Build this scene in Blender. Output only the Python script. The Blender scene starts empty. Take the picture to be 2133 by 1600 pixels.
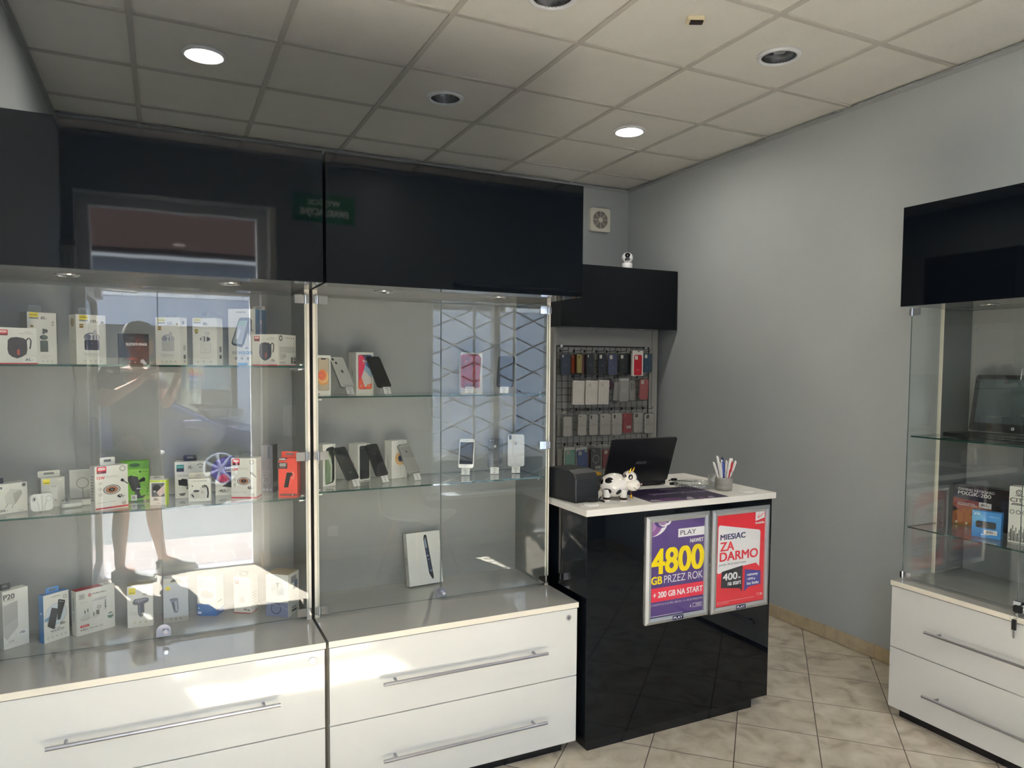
import bpy, bmesh, math, random
from mathutils import Vector, Matrix
random.seed(7)
SC = bpy.context.scene
COL = SC.collection

# ------------------------------------------------------------------ camera, light, exposure
def look(ob, loc, fwd, up):
    f = Vector(fwd).normalized(); u = Vector(up); r = f.cross(u).normalized(); u = r.cross(f)
    m = Matrix((r, u, -f)).transposed().to_4x4(); m.translation = loc
    ob.matrix_world = m

CAM_YAW, CAM_PITCH, CAM_ROLL, CAM_F = 0.4545, -0.0533, 0.0070, 1501.34   # focal length in pixels of the 2133 px frame
CAM_LOC = Vector((0.1062, -3.4536, 1.5727))
cam = bpy.data.cameras.new('camera'); cam_ob = bpy.data.objects.new('camera', cam); COL.objects.link(cam_ob)
cam.sensor_fit = 'HORIZONTAL'; cam.sensor_width = 36.0; cam.lens = CAM_F / 2133 * 36
cam.shift_x = -(1075.39 - 1066.5) / 2133; cam.shift_y = (843.10 - 800) / 2133
cam.clip_start = 0.02; cam.clip_end = 200
sy, cy = math.sin(CAM_YAW), math.cos(CAM_YAW); sp, cp = math.sin(CAM_PITCH), math.cos(CAM_PITCH)
fwd = Vector((sy*cp, cy*cp, sp)); rt0 = Vector((cy, -sy, 0)); up0 = Vector((-sy*sp, -cy*sp, cp))
look(cam_ob, CAM_LOC, fwd, up0*math.cos(CAM_ROLL) - rt0*math.sin(CAM_ROLL))
SC.camera = cam_ob

world = bpy.data.worlds.new('sky'); SC.world = world; world.use_nodes = True
nt = world.node_tree; nt.nodes.clear()
wo = nt.nodes.new('ShaderNodeOutputWorld'); bg = nt.nodes.new('ShaderNodeBackground')
tc = nt.nodes.new('ShaderNodeTexCoord'); sep = nt.nodes.new('ShaderNodeSeparateXYZ'); rp = nt.nodes.new('ShaderNodeValToRGB')
nt.links.new(tc.outputs['Generated'], sep.inputs[0]); nt.links.new(sep.outputs['Z'], rp.inputs[0])
rp.color_ramp.elements[0].position = 0.0; rp.color_ramp.elements[0].color = (0.90, 0.95, 1.0, 1)
rp.color_ramp.elements[1].position = 0.7; rp.color_ramp.elements[1].color = (0.62, 0.78, 1.0, 1)
nt.links.new(rp.outputs[0], bg.inputs[0]); nt.links.new(bg.outputs[0], wo.inputs[0])
bg.inputs[1].default_value = 8.5

SUN_EL = math.radians(51.0); SUN_AZ = Vector((0.262, 0.965, 0)).normalized()     # direction in which the light travels
sun = bpy.data.lights.new('sun', 'SUN'); sun_ob = bpy.data.objects.new('sun', sun); COL.objects.link(sun_ob)
sun.energy = 125.0; sun.angle = math.radians(0.53); sun.color = (1.0, 0.98, 0.95)
sd = SUN_AZ*math.cos(SUN_EL) + Vector((0, 0, -math.sin(SUN_EL)))
sun_ob.rotation_euler = sd.to_track_quat('-Z', 'Y').to_euler(); sun_ob.location = (-3, -14, 12)

vs = SC.view_settings
SC.display_settings.display_device = 'sRGB'
vs.view_transform = 'Standard'; vs.look = 'None'; vs.exposure = 0.52; vs.gamma = 1.0; vs.use_curve_mapping = False
cy_ = SC.cycles
cy_.use_denoising = True; cy_.max_bounces = 14; cy_.diffuse_bounces = 6; cy_.glossy_bounces = 6; cy_.transmission_bounces = 8
cy_.transparent_max_bounces = 40; cy_.sample_clamp_indirect = 12.0; cy_.caustics_reflective = False; cy_.caustics_refractive = False
cy_.blur_glossy = 0.5

# ------------------------------------------------------------------ helpers
def lin(c):
    if isinstance(c, int): c = ((c >> 16) & 255, (c >> 8) & 255, c & 255)
    r = []
    for v in c:
        v /= 255.0; r.append(v/12.92 if v <= 0.04045 else ((v+0.055)/1.055)**2.4)
    return (*r, 1.0)

MATS = {}
def mat(name, col=(200, 200, 200), rough=0.5, metal=0.0, spec=0.5, bump=0.0, bscale=40.0, vary=0.0, vscale=6.0, coat=0.0, emit=None, estr=0.0, detail=4.0):
    if name in MATS: return MATS[name]
    m = bpy.data.materials.new(name); m.use_nodes = True; n = m.node_tree; b = n.nodes['Principled BSDF']
    L = lin(col)
    b.inputs['Base Color'].default_value = L; b.inputs['Roughness'].default_value = rough; b.inputs['Metallic'].default_value = metal
    b.inputs['Specular IOR Level'].default_value = spec; b.inputs['Coat Weight'].default_value = coat
    m.diffuse_color = L
    if bump or vary:
        t = n.nodes.new('ShaderNodeTexCoord')
    if vary:
        z = n.nodes.new('ShaderNodeTexNoise'); z.inputs['Scale'].default_value = vscale; z.inputs['Detail'].default_value = 5
        n.links.new(t.outputs['Object'], z.inputs['Vector'])
        r = n.nodes.new('ShaderNodeMapRange'); r.inputs[1].default_value = 0.3; r.inputs[2].default_value = 0.7
        r.inputs[3].default_value = 1-vary; r.inputs[4].default_value = 1+vary
        n.links.new(z.outputs[0], r.inputs[0])
        x = n.nodes.new('ShaderNodeMix'); x.data_type = 'RGBA'; x.blend_type = 'MULTIPLY'; x.inputs[0].default_value = 1
        x.inputs[6].default_value = L; n.links.new(r.outputs[0], x.inputs[7]); n.links.new(x.outputs[2], b.inputs['Base Color'])
    if bump:
        z = n.nodes.new('ShaderNodeTexNoise'); z.inputs['Scale'].default_value = bscale; z.inputs['Detail'].default_value = detail
        n.links.new(t.outputs['Object'], z.inputs['Vector'])
        u = n.nodes.new('ShaderNodeBump'); u.inputs['Strength'].default_value = bump; u.inputs['Distance'].default_value = 0.01
        n.links.new(z.outputs[0], u.inputs['Height']); n.links.new(u.outputs[0], b.inputs['Normal'])
    if emit is not None:
        b.inputs['Emission Color'].default_value = lin(emit); b.inputs['Emission Strength'].default_value = estr
    MATS[name] = m
    return m

def glass(name, tint=(0.97, 0.985, 0.98), r0=0.04, rough=0.0):
    """thin clear pane: Schlick reflection over a lightly tinted see-through body (two faces per pane)"""
    if name in MATS: return MATS[name]
    m = bpy.data.materials.new(name); m.use_nodes = True; n = m.node_tree; n.nodes.clear()
    o = n.nodes.new('ShaderNodeOutputMaterial'); mix = n.nodes.new('ShaderNodeMixShader')
    t = n.nodes.new('ShaderNodeBsdfTransparent'); g = n.nodes.new('ShaderNodeBsdfGlossy')
    t.inputs[0].default_value = (*tint, 1); g.inputs['Roughness'].default_value = rough; g.inputs['Color'].default_value = (1, 1, 1, 1)
    ge = n.nodes.new('ShaderNodeNewGeometry'); d = n.nodes.new('ShaderNodeVectorMath'); d.operation = 'DOT_PRODUCT'
    n.links.new(ge.outputs['Incoming'], d.inputs[0]); n.links.new(ge.outputs['Normal'], d.inputs[1])
    def mth(op, a, bv=None):
        k = n.nodes.new('ShaderNodeMath'); k.operation = op
        for i, q in enumerate((a, bv)):
            if q is None: continue
            if hasattr(q, 'links'): n.links.new(q, k.inputs[i])
            else: k.inputs[i].default_value = q
        return k.outputs[0]
    f = mth('ABSOLUTE', d.outputs['Value']); f = mth('SUBTRACT', 1.0, f); f = mth('POWER', f, 5.0)
    f = mth('MULTIPLY', f, 1-r0); f = mth('ADD', f, r0)
    n.links.new(f, mix.inputs[0]); n.links.new(t.outputs[0], mix.inputs[1]); n.links.new(g.outputs[0], mix.inputs[2])
    n.links.new(mix.outputs[0], o.inputs[0])
    MATS[name] = m
    return m

def ink(c):
    return mat('ink_%06x' % c, c, 0.42, spec=0.35)

def rotz(a): return Matrix.Rotation(a, 4, 'Z')

class B:
    """collects shapes, links them as ONE mesh object"""
    def __init__(s): s.v = []; s.f = []; s.m = []; s.s = []
    def add(s, vs, fs, mi=0, sm=False, T=None):
        k = len(s.v)
        s.v += [tuple(T @ Vector(p)) if T is not None else tuple(p) for p in vs]
        for f in fs: s.f.append([i+k for i in f]); s.m.append(mi); s.s.append(sm)
        return s
    def box(s, x0, y0, z0, x1, y1, z1, mi=0, T=None):
        x0, x1 = min(x0, x1), max(x0, x1); y0, y1 = min(y0, y1), max(y0, y1); z0, z1 = min(z0, z1), max(z0, z1)
        vs = [(x0, y0, z0), (x1, y0, z0), (x1, y1, z0), (x0, y1, z0), (x0, y0, z1), (x1, y0, z1), (x1, y1, z1), (x0, y1, z1)]
        return s.add(vs, [(0, 3, 2, 1), (4, 5, 6, 7), (0, 1, 5, 4), (1, 2, 6, 5), (2, 3, 7, 6), (3, 0, 4, 7)], mi, False, T)
    def prism(s, poly, z0, z1, mi=0, T=None, side=None, sm=False):
        n = len(poly); vs = [(x, y, z0) for x, y in poly] + [(x, y, z1) for x, y in poly]
        s.add(vs, [tuple(reversed(range(n))), tuple(range(n, 2*n))], mi, False, T)
        return s.add(vs, [(i, (i+1) % n, n+(i+1) % n, n+i) for i in range(n)], mi if side is None else side, sm, T)
    def cyl(s, p0, p1, r0, r1=None, n=16, mi=0, cap=True, sm=True, T=None):
        r1 = r0 if r1 is None else r1
        p0 = Vector(p0); p1 = Vector(p1); d = (p1-p0).normalized()
        a = d.orthogonal().normalized(); b = d.cross(a)
        def ring(p, r): return [tuple(p + a*r*math.cos(2*math.pi*i/n) + b*r*math.sin(2*math.pi*i/n)) for i in range(n)]
        A = ring(p0, r0); Z = ring(p1, r1)
        s.add(A+Z, [(i, (i+1) % n, n+(i+1) % n, n+i) for i in range(n)], mi, sm, T)
        if cap:
            s.add(A, [tuple(reversed(range(n)))], mi, False, T); s.add(Z, [tuple(range(n))], mi, False, T)
        return s
    def tube(s, pts, r, n=8, mi=0, T=None, cap=True, closed=False):
        P = [Vector(p) for p in pts]; N = len(P); rs = r if isinstance(r, (list, tuple)) else [r]*N
        rings = []; a = None
        for i in range(N):
            if closed: d = (P[(i+1) % N]-P[i-1])
            else: d = (P[min(i+1, N-1)]-P[max(i-1, 0)])
            d = d.normalized()
            if a is None: a = d.orthogonal().normalized()
            a = (a - d*a.dot(d))
            a = a.normalized() if a.length > 1e-6 else d.orthogonal().normalized()
            b = d.cross(a)
            rings.append([tuple(P[i] + (a*math.cos(2*math.pi*j/n)+b*math.sin(2*math.pi*j/n))*rs[i]) for j in range(n)])
        vs = [q for g in rings for q in g]; fs = []
        for i in range(N if closed else N-1):
            k = (i+1) % N
            for j in range(n): fs.append((i*n+j, i*n+(j+1) % n, k*n+(j+1) % n, k*n+j))
        s.add(vs, fs, mi, True, T)
        if cap and not closed:
            s.add(rings[0], [tuple(reversed(range(n)))], mi, False, T); s.add(rings[-1], [tuple(range(n))], mi, False, T)
        return s
    def lathe(s, prof, n=24, mi=0, T=None, sm=True, sx=1.0, sy=1.0):
        vs = []; fs = []; N = len(prof)
        for r, z in prof:
            for j in range(n):
                a = 2*math.pi*j/n; vs.append((r*math.cos(a)*sx, r*math.sin(a)*sy, z))
        for i in range(N-1):
            for j in range(n): fs.append((i*n+j, i*n+(j+1) % n, (i+1)*n+(j+1) % n, (i+1)*n+j))
        s.add(vs, fs, mi, sm, T)
        return s
    def ball(s, c, rx, ry=None, rz=None, n=16, mi=0, T=None):
        ry = rx if ry is None else ry; rz = rx if rz is None else rz; k = n//2
        vs = [(c[0], c[1], c[2]-rz)]; fs = []
        for i in range(1, k):
            t = math.pi*i/k
            for j in range(n):
                a = 2*math.pi*j/n; vs.append((c[0]+rx*math.sin(t)*math.cos(a), c[1]+ry*math.sin(t)*math.sin(a), c[2]-rz*math.cos(t)))
        vs.append((c[0], c[1], c[2]+rz)); e = len(vs)-1
        for j in range(n): fs.append((0, 1+(j+1) % n, 1+j))
        for i in range(k-2):
            for j in range(n): fs.append((1+i*n+j, 1+i*n+(j+1) % n, 1+(i+1)*n+(j+1) % n, 1+(i+1)*n+j))
        for j in range(n): fs.append((1+(k-2)*n+j, 1+(k-2)*n+(j+1) % n, e))
        return s.add(vs, fs, mi, True, T)
    def build(s, name, mats, parent=None, loc=None, rot=None, bevel=0.0, bseg=2):
        me = bpy.data.meshes.new(name); me.from_pydata(s.v, [], s.f)
        if not isinstance(mats, (list, tuple)): mats = [mats]
        for m in mats: me.materials.append(m)
        me.polygons.foreach_set('material_index', s.m); me.polygons.foreach_set('use_smooth', s.s)
        me.update()
        o = bpy.data.objects.new(name, me); COL.objects.link(o)
        if parent is not None: o.parent = parent
        if loc is not None: o.location = loc
        if rot is not None: o.rotation_euler = rot
        if bevel:
            w = o.modifiers.new('edge', 'BEVEL'); w.width = bevel; w.segments = bseg; w.limit_method = 'ANGLE'; w.angle_limit = math.radians(50)
        return o

def tag(o, label=None, cat=None, group=None, kind=None):
    if label: o['label'] = label
    if cat: o['category'] = cat
    if group: o['group'] = group
    if kind: o['kind'] = kind
    return o

def thing(name, label, cat, loc=(0, 0, 0), rz=0.0, group=None):
    o = bpy.data.objects.new(name, None); COL.objects.link(o); o.location = loc; o.rotation_euler = (0, 0, rz)
    o.empty_display_size = 0.02
    return tag(o, label, cat, group)

def copy_tree(o, parent=None):
    c = o.copy(); COL.objects.link(c)
    if parent is not None: c.parent = parent
    for ch in list(o.children): copy_tree(ch, c)
    return c

def rrect(x0, y0, x1, y1, r, n=5):
    r = min(r, (x1-x0)/2, (y1-y0)/2); P = []
    for cx, cyy, a0 in ((x1-r, y0+r, -90), (x1-r, y1-r, 0), (x0+r, y1-r, 90), (x0+r, y0+r, 180)):
        for i in range(n+1):
            a = math.radians(a0 + 90*i/n); P.append((cx+r*math.cos(a), cyy+r*math.sin(a)))
    return P

# ------------------------------------------------------------------ flat printing (letters, pictures) on the faces of things
TXT = {}
def text_mesh(body, bold, shear):
    k = (body, bold, shear)
    if k not in TXT:
        cu = bpy.data.curves.new('lettering', 'FONT'); cu.body = body; cu.size = 1.0; cu.fill_mode = 'FRONT'; cu.resolution_u = 6
        cu.shear = shear
        ob = bpy.data.objects.new('lettering', cu); COL.objects.link(ob)
        me = bpy.data.meshes.new_from_object(ob)
        V = [(v.co.x, v.co.y) for v in me.vertices]; F = [tuple(p.vertices) for p in me.polygons]
        bpy.data.objects.remove(ob); bpy.data.meshes.remove(me); bpy.data.curves.remove(cu)
        if V:
            xs = [p[0] for p in V]; ys = [p[1] for p in V]; a, b, c, d = min(xs), max(xs), min(ys), max(ys)
            V = [((x-a)/max(b-a, 1e-6), (y-c)/max(d-c, 1e-6)) for x, y in V]
        TXT[k] = (V, F)
    return TXT[k]

def art(items, W, H, name='printed_artwork', parent=None, T=None, lay=0.00009, first=0.00012):
    """items use fractions of W x H measured from the bottom left corner of a face; the face lies in the local xz plane, looking to -y"""
    v = []; f = []; mi = []; mats = []; idx = {}
    def m(c):
        if c not in idx: idx[c] = len(mats); mats.append(ink(c) if isinstance(c, int) else c)
        return idx[c]
    for L, it in enumerate(items):
        y = -(first + lay*L); k = it[0]; c = it[-1]; polys = []
        if k == 'R': _, a, b, d, e, _c = it; polys = [[(a*W, b*H), (d*W, b*H), (d*W, e*H), (a*W, e*H)]]
        elif k == 'Q': _, a, b, d, e, r, _c = it; polys = [rrect(a*W, b*H, d*W, e*H, r*W)]
        elif k == 'E': _, a, b, r, s, _c = it; polys = [[(a*W+r*W*math.cos(2*math.pi*i/24), b*H+s*W*math.sin(2*math.pi*i/24)) for i in range(24)]]
        elif k == 'G':
            _, a, b, r, s, _c = it
            for i in range(28):
                t0, t1 = 2*math.pi*i/28, 2*math.pi*(i+1)/28
                polys.append([(a*W+q*W*math.cos(t), b*H+q*W*math.sin(t)) for q, t in ((r, t0), (s, t0), (s, t1), (r, t1))])
        elif k == 'P': _, pts, _c = it; polys = [[(x*W, z*H) for x, z in pts]]
        elif k == 'S':
            _, pts, wd, _c = it; P = [Vector((x*W, z*H)) for x, z in pts]; hw = wd*W/2; A = []; Bq = []
            for i, p in enumerate(P):
                d = (P[min(i+1, len(P)-1)]-P[max(i-1, 0)]).normalized(); nn = Vector((-d.y, d.x))*hw
                A.append(p+nn); Bq.append(p-nn)
            for i in range(len(P)-1): polys.append([tuple(A[i]), tuple(Bq[i]), tuple(Bq[i+1]), tuple(A[i+1])])
        elif k in 'TVK':     # T plain, V bold, K handwriting
            _, s, a, b, d, e, _c = it
            V, F = text_mesh(s, 0, 0.25 if k == 'K' else 0.0); q_ = (e-b)*H*{'T': 0, 'V': .044, 'K': .022}[k]
            for n_, (ox, oz) in enumerate(((0, 0),) if k == 'T' else ((-q_, -q_*.5), (q_, q_*.5), (-q_, q_*.5), (q_, -q_*.5))):
                o = len(v); v += [((a+(d-a)*x)*W+ox, y-.000004*n_, (b+(e-b)*z)*H+oz) for x, z in V]
                for q in F: f.append([i+o for i in q]); mi.append(m(c))
            continue
        for pl in polys:
            o = len(v); v += [(x, y, z) for x, z in pl]; f.append(list(range(o, o+len(pl)))); mi.append(m(c))
    if T is not None: v = [tuple(T @ Vector(p)) for p in v]
    me = bpy.data.meshes.new(name); me.from_pydata(v, [], f)
    for q in mats: me.materials.append(q)
    me.polygons.foreach_set('material_index', mi); me.update()
    o = bpy.data.objects.new(name, me); COL.objects.link(o)
    if parent is not None: o.parent = parent
    return o

def lines(x0, x1, y0, y1, n, c, rag=0.25, seed=1):
    """a block of small print: n thin rows"""
    rnd = random.Random(seed); h = (y1-y0)/n; out = []
    for i in range(n):
        e = x1-(x1-x0)*rag*rnd.random(); out.append(('R', x0, y1-(i+0.8)*h, e, y1-(i+0.3)*h, c))
    return out
# ------------------------------------------------------------------ materials of the place
H_ROOM = 3.02; X0, X1, Y0, Y1 = -0.45, 3.55, -3.81, 1.53
M_WALL = mat('wall_paint', (171, 177, 180), 0.55, spec=0.3, bump=0.05, bscale=90, vary=0.02, vscale=3)
M_TILE = mat('ceiling_board', (228, 226, 220), 0.9, spec=0.1, bump=0.35, bscale=260, vary=0.015, vscale=8)
M_GRID = mat('ceiling_rail', (186, 184, 177), 0.5)
M_WHITE = mat('white_laminate', (236, 233, 224), 0.22, bump=0.02, bscale=8)
M_LACQ = mat('white_lacquer', (224, 225, 222), 0.10, coat=0.5, bump=0.03, bscale=4, detail=1)
M_BOARD = mat('showcase_board', (160, 161, 158), 0.35)
M_SIDE = mat('showcase_side', (112, 115, 114), 0.30)
M_TOP = mat('worktop_gloss', (176, 175, 170), 0.05, coat=0.3)
M_EDGE = mat('worktop_edge', (240, 234, 218), 0.35)
M_UNDER = mat('canopy_underside', (112, 114, 114), 0.06)
M_BLACK = mat('black_gloss', (8, 12, 18), 0.03, spec=0.36, bump=0.075, bscale=2.2, detail=2)
M_BLACK2 = mat('black_matt', (13, 17, 25), 0.35)
M_PLINTH = mat('black_plinth', (13, 16, 24), 0.25)
M_CHROME = mat('chrome', (225, 226, 228), 0.06, metal=1.0)
M_STEEL = mat('brushed_steel', (170, 171, 176), 0.32, metal=1.0)
M_ALU = mat('satin_aluminium', (205, 208, 210), 0.35, metal=0.85)
M_DARK = mat('dark_gap', (9, 10, 12), 0.6)
M_GLASS = glass('clear_glass')
M_GLASSE = mat('glass_edge', (26, 66, 60), 0.08)
M_GLASSD = mat('door_glass_edge', (88, 106, 104), 0.08)
M_ACRYL = glass('clear_acrylic', (0.985, 0.985, 0.985))
M_FILM = glass('clear_film', (0.93, 0.93, 0.92), 0.06, 0.25)
M_PAPER = mat('paper_white', (240, 239, 234), 0.6)
M_CARD = mat('box_card_white', (236, 233, 225), 0.38)
M_FRAMEW = mat('white_frame', (232, 234, 236), 0.3)
M_BLKPL = mat('black_plastic', (22, 24, 28), 0.38)
M_GRIDW = mat('black_wire', (14, 14, 17), 0.4)

def floor_mat():
    m = bpy.data.materials.new('floor_tile'); m.use_nodes = True; n = m.node_tree; b = n.nodes['Principled BSDF']; ln = n.links.new
    def mth(op, a, c=None):
        k = n.nodes.new('ShaderNodeMath'); k.operation = op
        for i, q in enumerate((a, c)):
            if q is None: continue
            if hasattr(q, 'links'): ln(q, k.inputs[i])
            else: k.inputs[i].default_value = q
        return k.outputs[0]
    t = n.nodes.new('ShaderNodeTexCoord'); T = 0.3316; S = 0.70710678; E = []; cell = n.nodes.new('ShaderNodeCombineXYZ')
    for i, (vec, off) in enumerate((((S, S, 0), 1.2311), ((-S, S, 0), -2.7697))):
        d = n.nodes.new('ShaderNodeVectorMath'); d.operation = 'DOT_PRODUCT'; ln(t.outputs['Object'], d.inputs[0]); d.inputs[1].default_value = vec
        u = mth('DIVIDE', mth('SUBTRACT', d.outputs['Value'], off), T)
        E.append(mth('PINGPONG', u, 0.5)); ln(mth('FLOOR', u), cell.inputs[i])
    g = mth('LESS_THAN', mth('MINIMUM', E[0], E[1]), 0.0062)
    wn = n.nodes.new('ShaderNodeTexWhiteNoise'); wn.noise_dimensions = '3D'; ln(cell.outputs[0], wn.inputs[0])
    def noise(sc, det, dis=0.0):
        z = n.nodes.new('ShaderNodeTexNoise'); z.inputs['Scale'].default_value = sc; z.inputs['Detail'].default_value = det; z.inputs['Distortion'].default_value = dis
        v = n.nodes.new('ShaderNodeVectorMath'); v.operation = 'MULTIPLY_ADD'; ln(wn.outputs['Color'], v.inputs[0]); v.inputs[1].default_value = (9, 9, 9); ln(t.outputs['Object'], v.inputs[2])
        ln(v.outputs[0], z.inputs['Vector']); return z.outputs[0]
    r = n.nodes.new('ShaderNodeValToRGB'); e = r.color_ramp.elements
    e[0].position = 0.30; e[0].color = lin((162, 150, 132)); e[1].position = 0.66; e[1].color = lin((212, 203, 187))
    k = e.new(0.46); k.color = lin((193, 183, 165))
    ln(noise(9, 8, 0.6), r.inputs[0])
    r2 = n.nodes.new('ShaderNodeValToRGB'); e = r2.color_ramp.elements; e[0].position = 0.66; e[0].color = (1, 1, 1, 1); e[1].position = 0.80; e[1].color = (0.72, 0.68, 0.62, 1)
    ln(noise(60, 5, 1.5), r2.inputs[0])
    x = n.nodes.new('ShaderNodeMix'); x.data_type = 'RGBA'; x.blend_type = 'MULTIPLY'; x.inputs[0].default_value = 1; ln(r.outputs[0], x.inputs[6]); ln(r2.outputs[0], x.inputs[7])
    x2 = n.nodes.new('ShaderNodeMix'); x2.data_type = 'RGBA'; ln(g, x2.inputs[0]); ln(x.outputs[2], x2.inputs[6]); x2.inputs[7].default_value = lin((74, 64, 54))
    ln(x2.outputs[2], b.inputs['Base Color']); b.inputs['Roughness'].default_value = 0.42
    u = n.nodes.new('ShaderNodeBump'); u.inputs['Strength'].default_value = 0.25; u.inputs['Distance'].default_value = 0.004
    ln(mth('SUBTRACT', noise(35, 6), mth('MULTIPLY', g, 1.5)), u.inputs['Height']); ln(u.outputs[0], b.inputs['Normal'])
    return m
M_FLOOR = floor_mat()
M_SKIRT = mat('skirting_tile', (184, 168, 140), 0.4, vary=0.16, vscale=14, bump=0.1, bscale=60)

def struct(o, kind='structure'): o['kind'] = kind; return o

# ------------------------------------------------------------------ room shell
b = B(); b.add([(X0-0.3, Y0-0.24, 0), (X1+0.2, Y0-0.24, 0), (X1+0.2, Y1+0.2, 0), (X0-0.3, Y1+0.2, 0)], [(0, 1, 2, 3)])
b.add([(X0-0.3, Y0-0.24, -0.1), (X1+0.2, Y0-0.24, -0.1), (X1+0.2, Y1+0.2, -0.1), (X0-0.3, Y1+0.2, -0.1)], [(3, 2, 1, 0)])
struct(b.build('floor', M_FLOOR))
struct(B().box(X0, Y1, 0, X1, Y1+0.15, H_ROOM+0.12).build('wall_back', M_WALL))
struct(B().box(X1, Y0-0.26, 0, X1+0.15, Y1+0.15, H_ROOM+0.12).build('wall_right', M_WALL))
struct(B().box(X0-0.25, Y0-0.26, 0, X0, Y1+0.15, H_ROOM+0.12).build('wall_left', M_WALL))
DX0, DX1, DZ = -0.38, 0.82, 2.66        # doorway
WX0, WX1, WZ0, WZ1 = 2.14, 3.40, 0.46, 2.22    # window
YF = Y0-0.26
b = B()
for x0, z0, x1, z1 in ((X0, 0, DX0, H_ROOM+.12), (DX0, DZ, DX1, H_ROOM+.12), (DX1, 0, WX0, H_ROOM+.12), (WX0, 0, WX1, WZ0), (WX0, WZ1, WX1, H_ROOM+.12), (WX1, 0, X1, H_ROOM+.12)):
    b.box(x0, YF, z0, x1, Y0, z1)
struct(b.build('wall_front', mat('front_wall_paint', (128, 131, 133), 0.6, bump=0.05, bscale=80)))

LAMPS = [(0.3, 0.3, 1), (1.5, 0.3, 0), (1.5, -0.9, 0), (2.7, -0.9, 0), (2.7, 0.3, 1), (0.3, -2.1, 1), (2.7, -2.1, 1), (1.5, -3.3, 1)]  # last three are unseen, added to brighten the right side of the room
def tile_range(a, c):
    s = math.floor(a/0.6); out = []
    while s*0.6 < c: out.append((max(a, s*0.6), min(c, (s+1)*0.6))); s += 1
    return out
b = B(); zc = H_ROOM+0.004
for xa, xb in tile_range(X0, X1):
    for ya, yb in tile_range(Y0, Y1):
        cx, cyy = (xa+xb)/2, (ya+yb)/2
        lamp = [l for l in LAMPS if abs(l[0]-cx) < .05 and abs(l[1]-cyy) < .05]
        if not lamp: b.add([(xa, ya, zc), (xa, yb, zc), (xb, yb, zc), (xb, ya, zc)], [(0, 1, 2, 3)]); continue
        n = 48; I = []; O = []
        for i in range(n):
            a = 2*math.pi*i/n; c_, s_ = math.cos(a), math.sin(a); k = 0.3/max(abs(c_), abs(s_))
            I.append((cx+0.086*c_, cyy+0.086*s_, zc)); O.append((cx+k*c_, cyy+k*s_, zc))
        b.add(I+O, [(i, (i+1) % n, n+(i+1) % n, n+i) for i in range(n)])
b.add([(X0-.1, Y0-.2, H_ROOM+.2), (X1+.1, Y0-.2, H_ROOM+.2), (X1+.1, Y1+.1, H_ROOM+.2), (X0-.1, Y1+.1, H_ROOM+.2)], [(0, 1, 2, 3)])
struct(b.build('ceiling', M_TILE))
b = B()
for k in range(0, 6): b.box(k*0.6-0.012, Y0, H_ROOM-0.004, k*0.6+0.012, Y1, H_ROOM+0.0035)
for k in range(-6, 3):
    xs = [X0] + [i*0.6 for i in range(0, 6)] + [X1]
    for i in range(len(xs)-1): b.box(xs[i]+(0.0125 if i else 0), k*0.6-0.012, H_ROOM-0.0036, xs[i+1]-(0.0125 if i < len(xs)-2 else 0), k*0.6+0.012, H_ROOM+0.0035)
struct(b.build('trim_1', M_GRID))
b = B()
for x0, y0, x1, y1 in ((X0, Y0, X0+.02, Y1), (X1-.02, Y0, X1, Y1), (X0+.02, Y1-.02, X1-.02, Y1), (X0+.02, Y0, X1-.02, Y0+.02)): b.box(x0, y0, H_ROOM-0.006, x1, y1, H_ROOM-0.0042)
for x0, y0, x1, y1 in ((X0, Y0, X0+.003, Y1), (X1-.003, Y0, X1, Y1), (X0+.003, Y1-.003, X1-.003, Y1), (X0+.003, Y0, X1-.003, Y0+.003)): b.box(x0, y0, H_ROOM-0.026, x1, y1, H_ROOM-0.0062)
struct(b.build('trim_2', mat('wall_angle', (158, 162, 164), 0.45)))
# tiled skirting with open joints
def skirting(name, axis, c, a0, a1, sgn, j0):
    g = B(); s = j0
    while s > a0: s -= 0.333
    while s < a1:
        p, q = max(s+0.0012, a0), min(s+0.3318, a1)
        if q-p > 0.01:
            if axis == 'y': g.box(c, p, 0.003, c+sgn*0.009, q, 0.078)
            else: g.box(p, c, 0.003, q, c+sgn*0.009, 0.078)
        s += 0.333
    struct(g.build(name, M_SKIRT, bevel=0.0015))
skirting('baseboard_right', 'y', X1, Y0+.01, Y1-.01, -1, -0.535)
skirting('baseboard_back', 'x', Y1, X0+.01, X1-.012, -1, 0.1)
skirting('baseboard_front', 'x', Y0, DX1, X1-.012, 1, 0.1)
skirting('baseboard_left', 'y', X0, Y0+.012, Y1-.012, 1, 0.1)

# ------------------------------------------------------------------ doorway, glazed door standing open, window with folding lattice
d1 = bpy.data.objects.new('door_1', None); COL.objects.link(d1); d1.location = (0, 0, 0); struct(d1)
b = B(); ya, yb = YF+0.02, YF+0.10
for x0, z0, x1, z1 in ((DX0, 0, DX0+.065, DZ), (DX1-.105, 0, DX1-.04, DZ), (DX0+.065, 2.10, DX1-.105, 2.17), (DX0+.065, DZ-.06, DX1-.105, DZ)): b.box(x0, ya, z0, x1, yb, z1)
b.box(DX0+.065, YF+.02, 0.0, DX1-.105, YF+.12, 0.012)
b.build('door_frame', M_FRAMEW, d1)
b = B(); b.box(DX1-.04, YF, 0, DX1, Y0, DZ); b.build('reveal', mat('reveal_plaster', (226, 224, 216), 0.7), d1)
b = B(); b.box(DX1-.052, YF+.105, 0.003, DX1-.0405, Y0-.002, 0.10); b.build('reveal_skirting', M_SKIRT, d1)
b = B(); b.box(DX0+.07, ya+.035, 2.17, DX1-.11, ya+.041, DZ-.06); b.build('transom_glass', M_GLASS, d1)
lx, ly0, ly1 = DX0+.02, YF+.12, YF+1.02
b = B()
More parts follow.
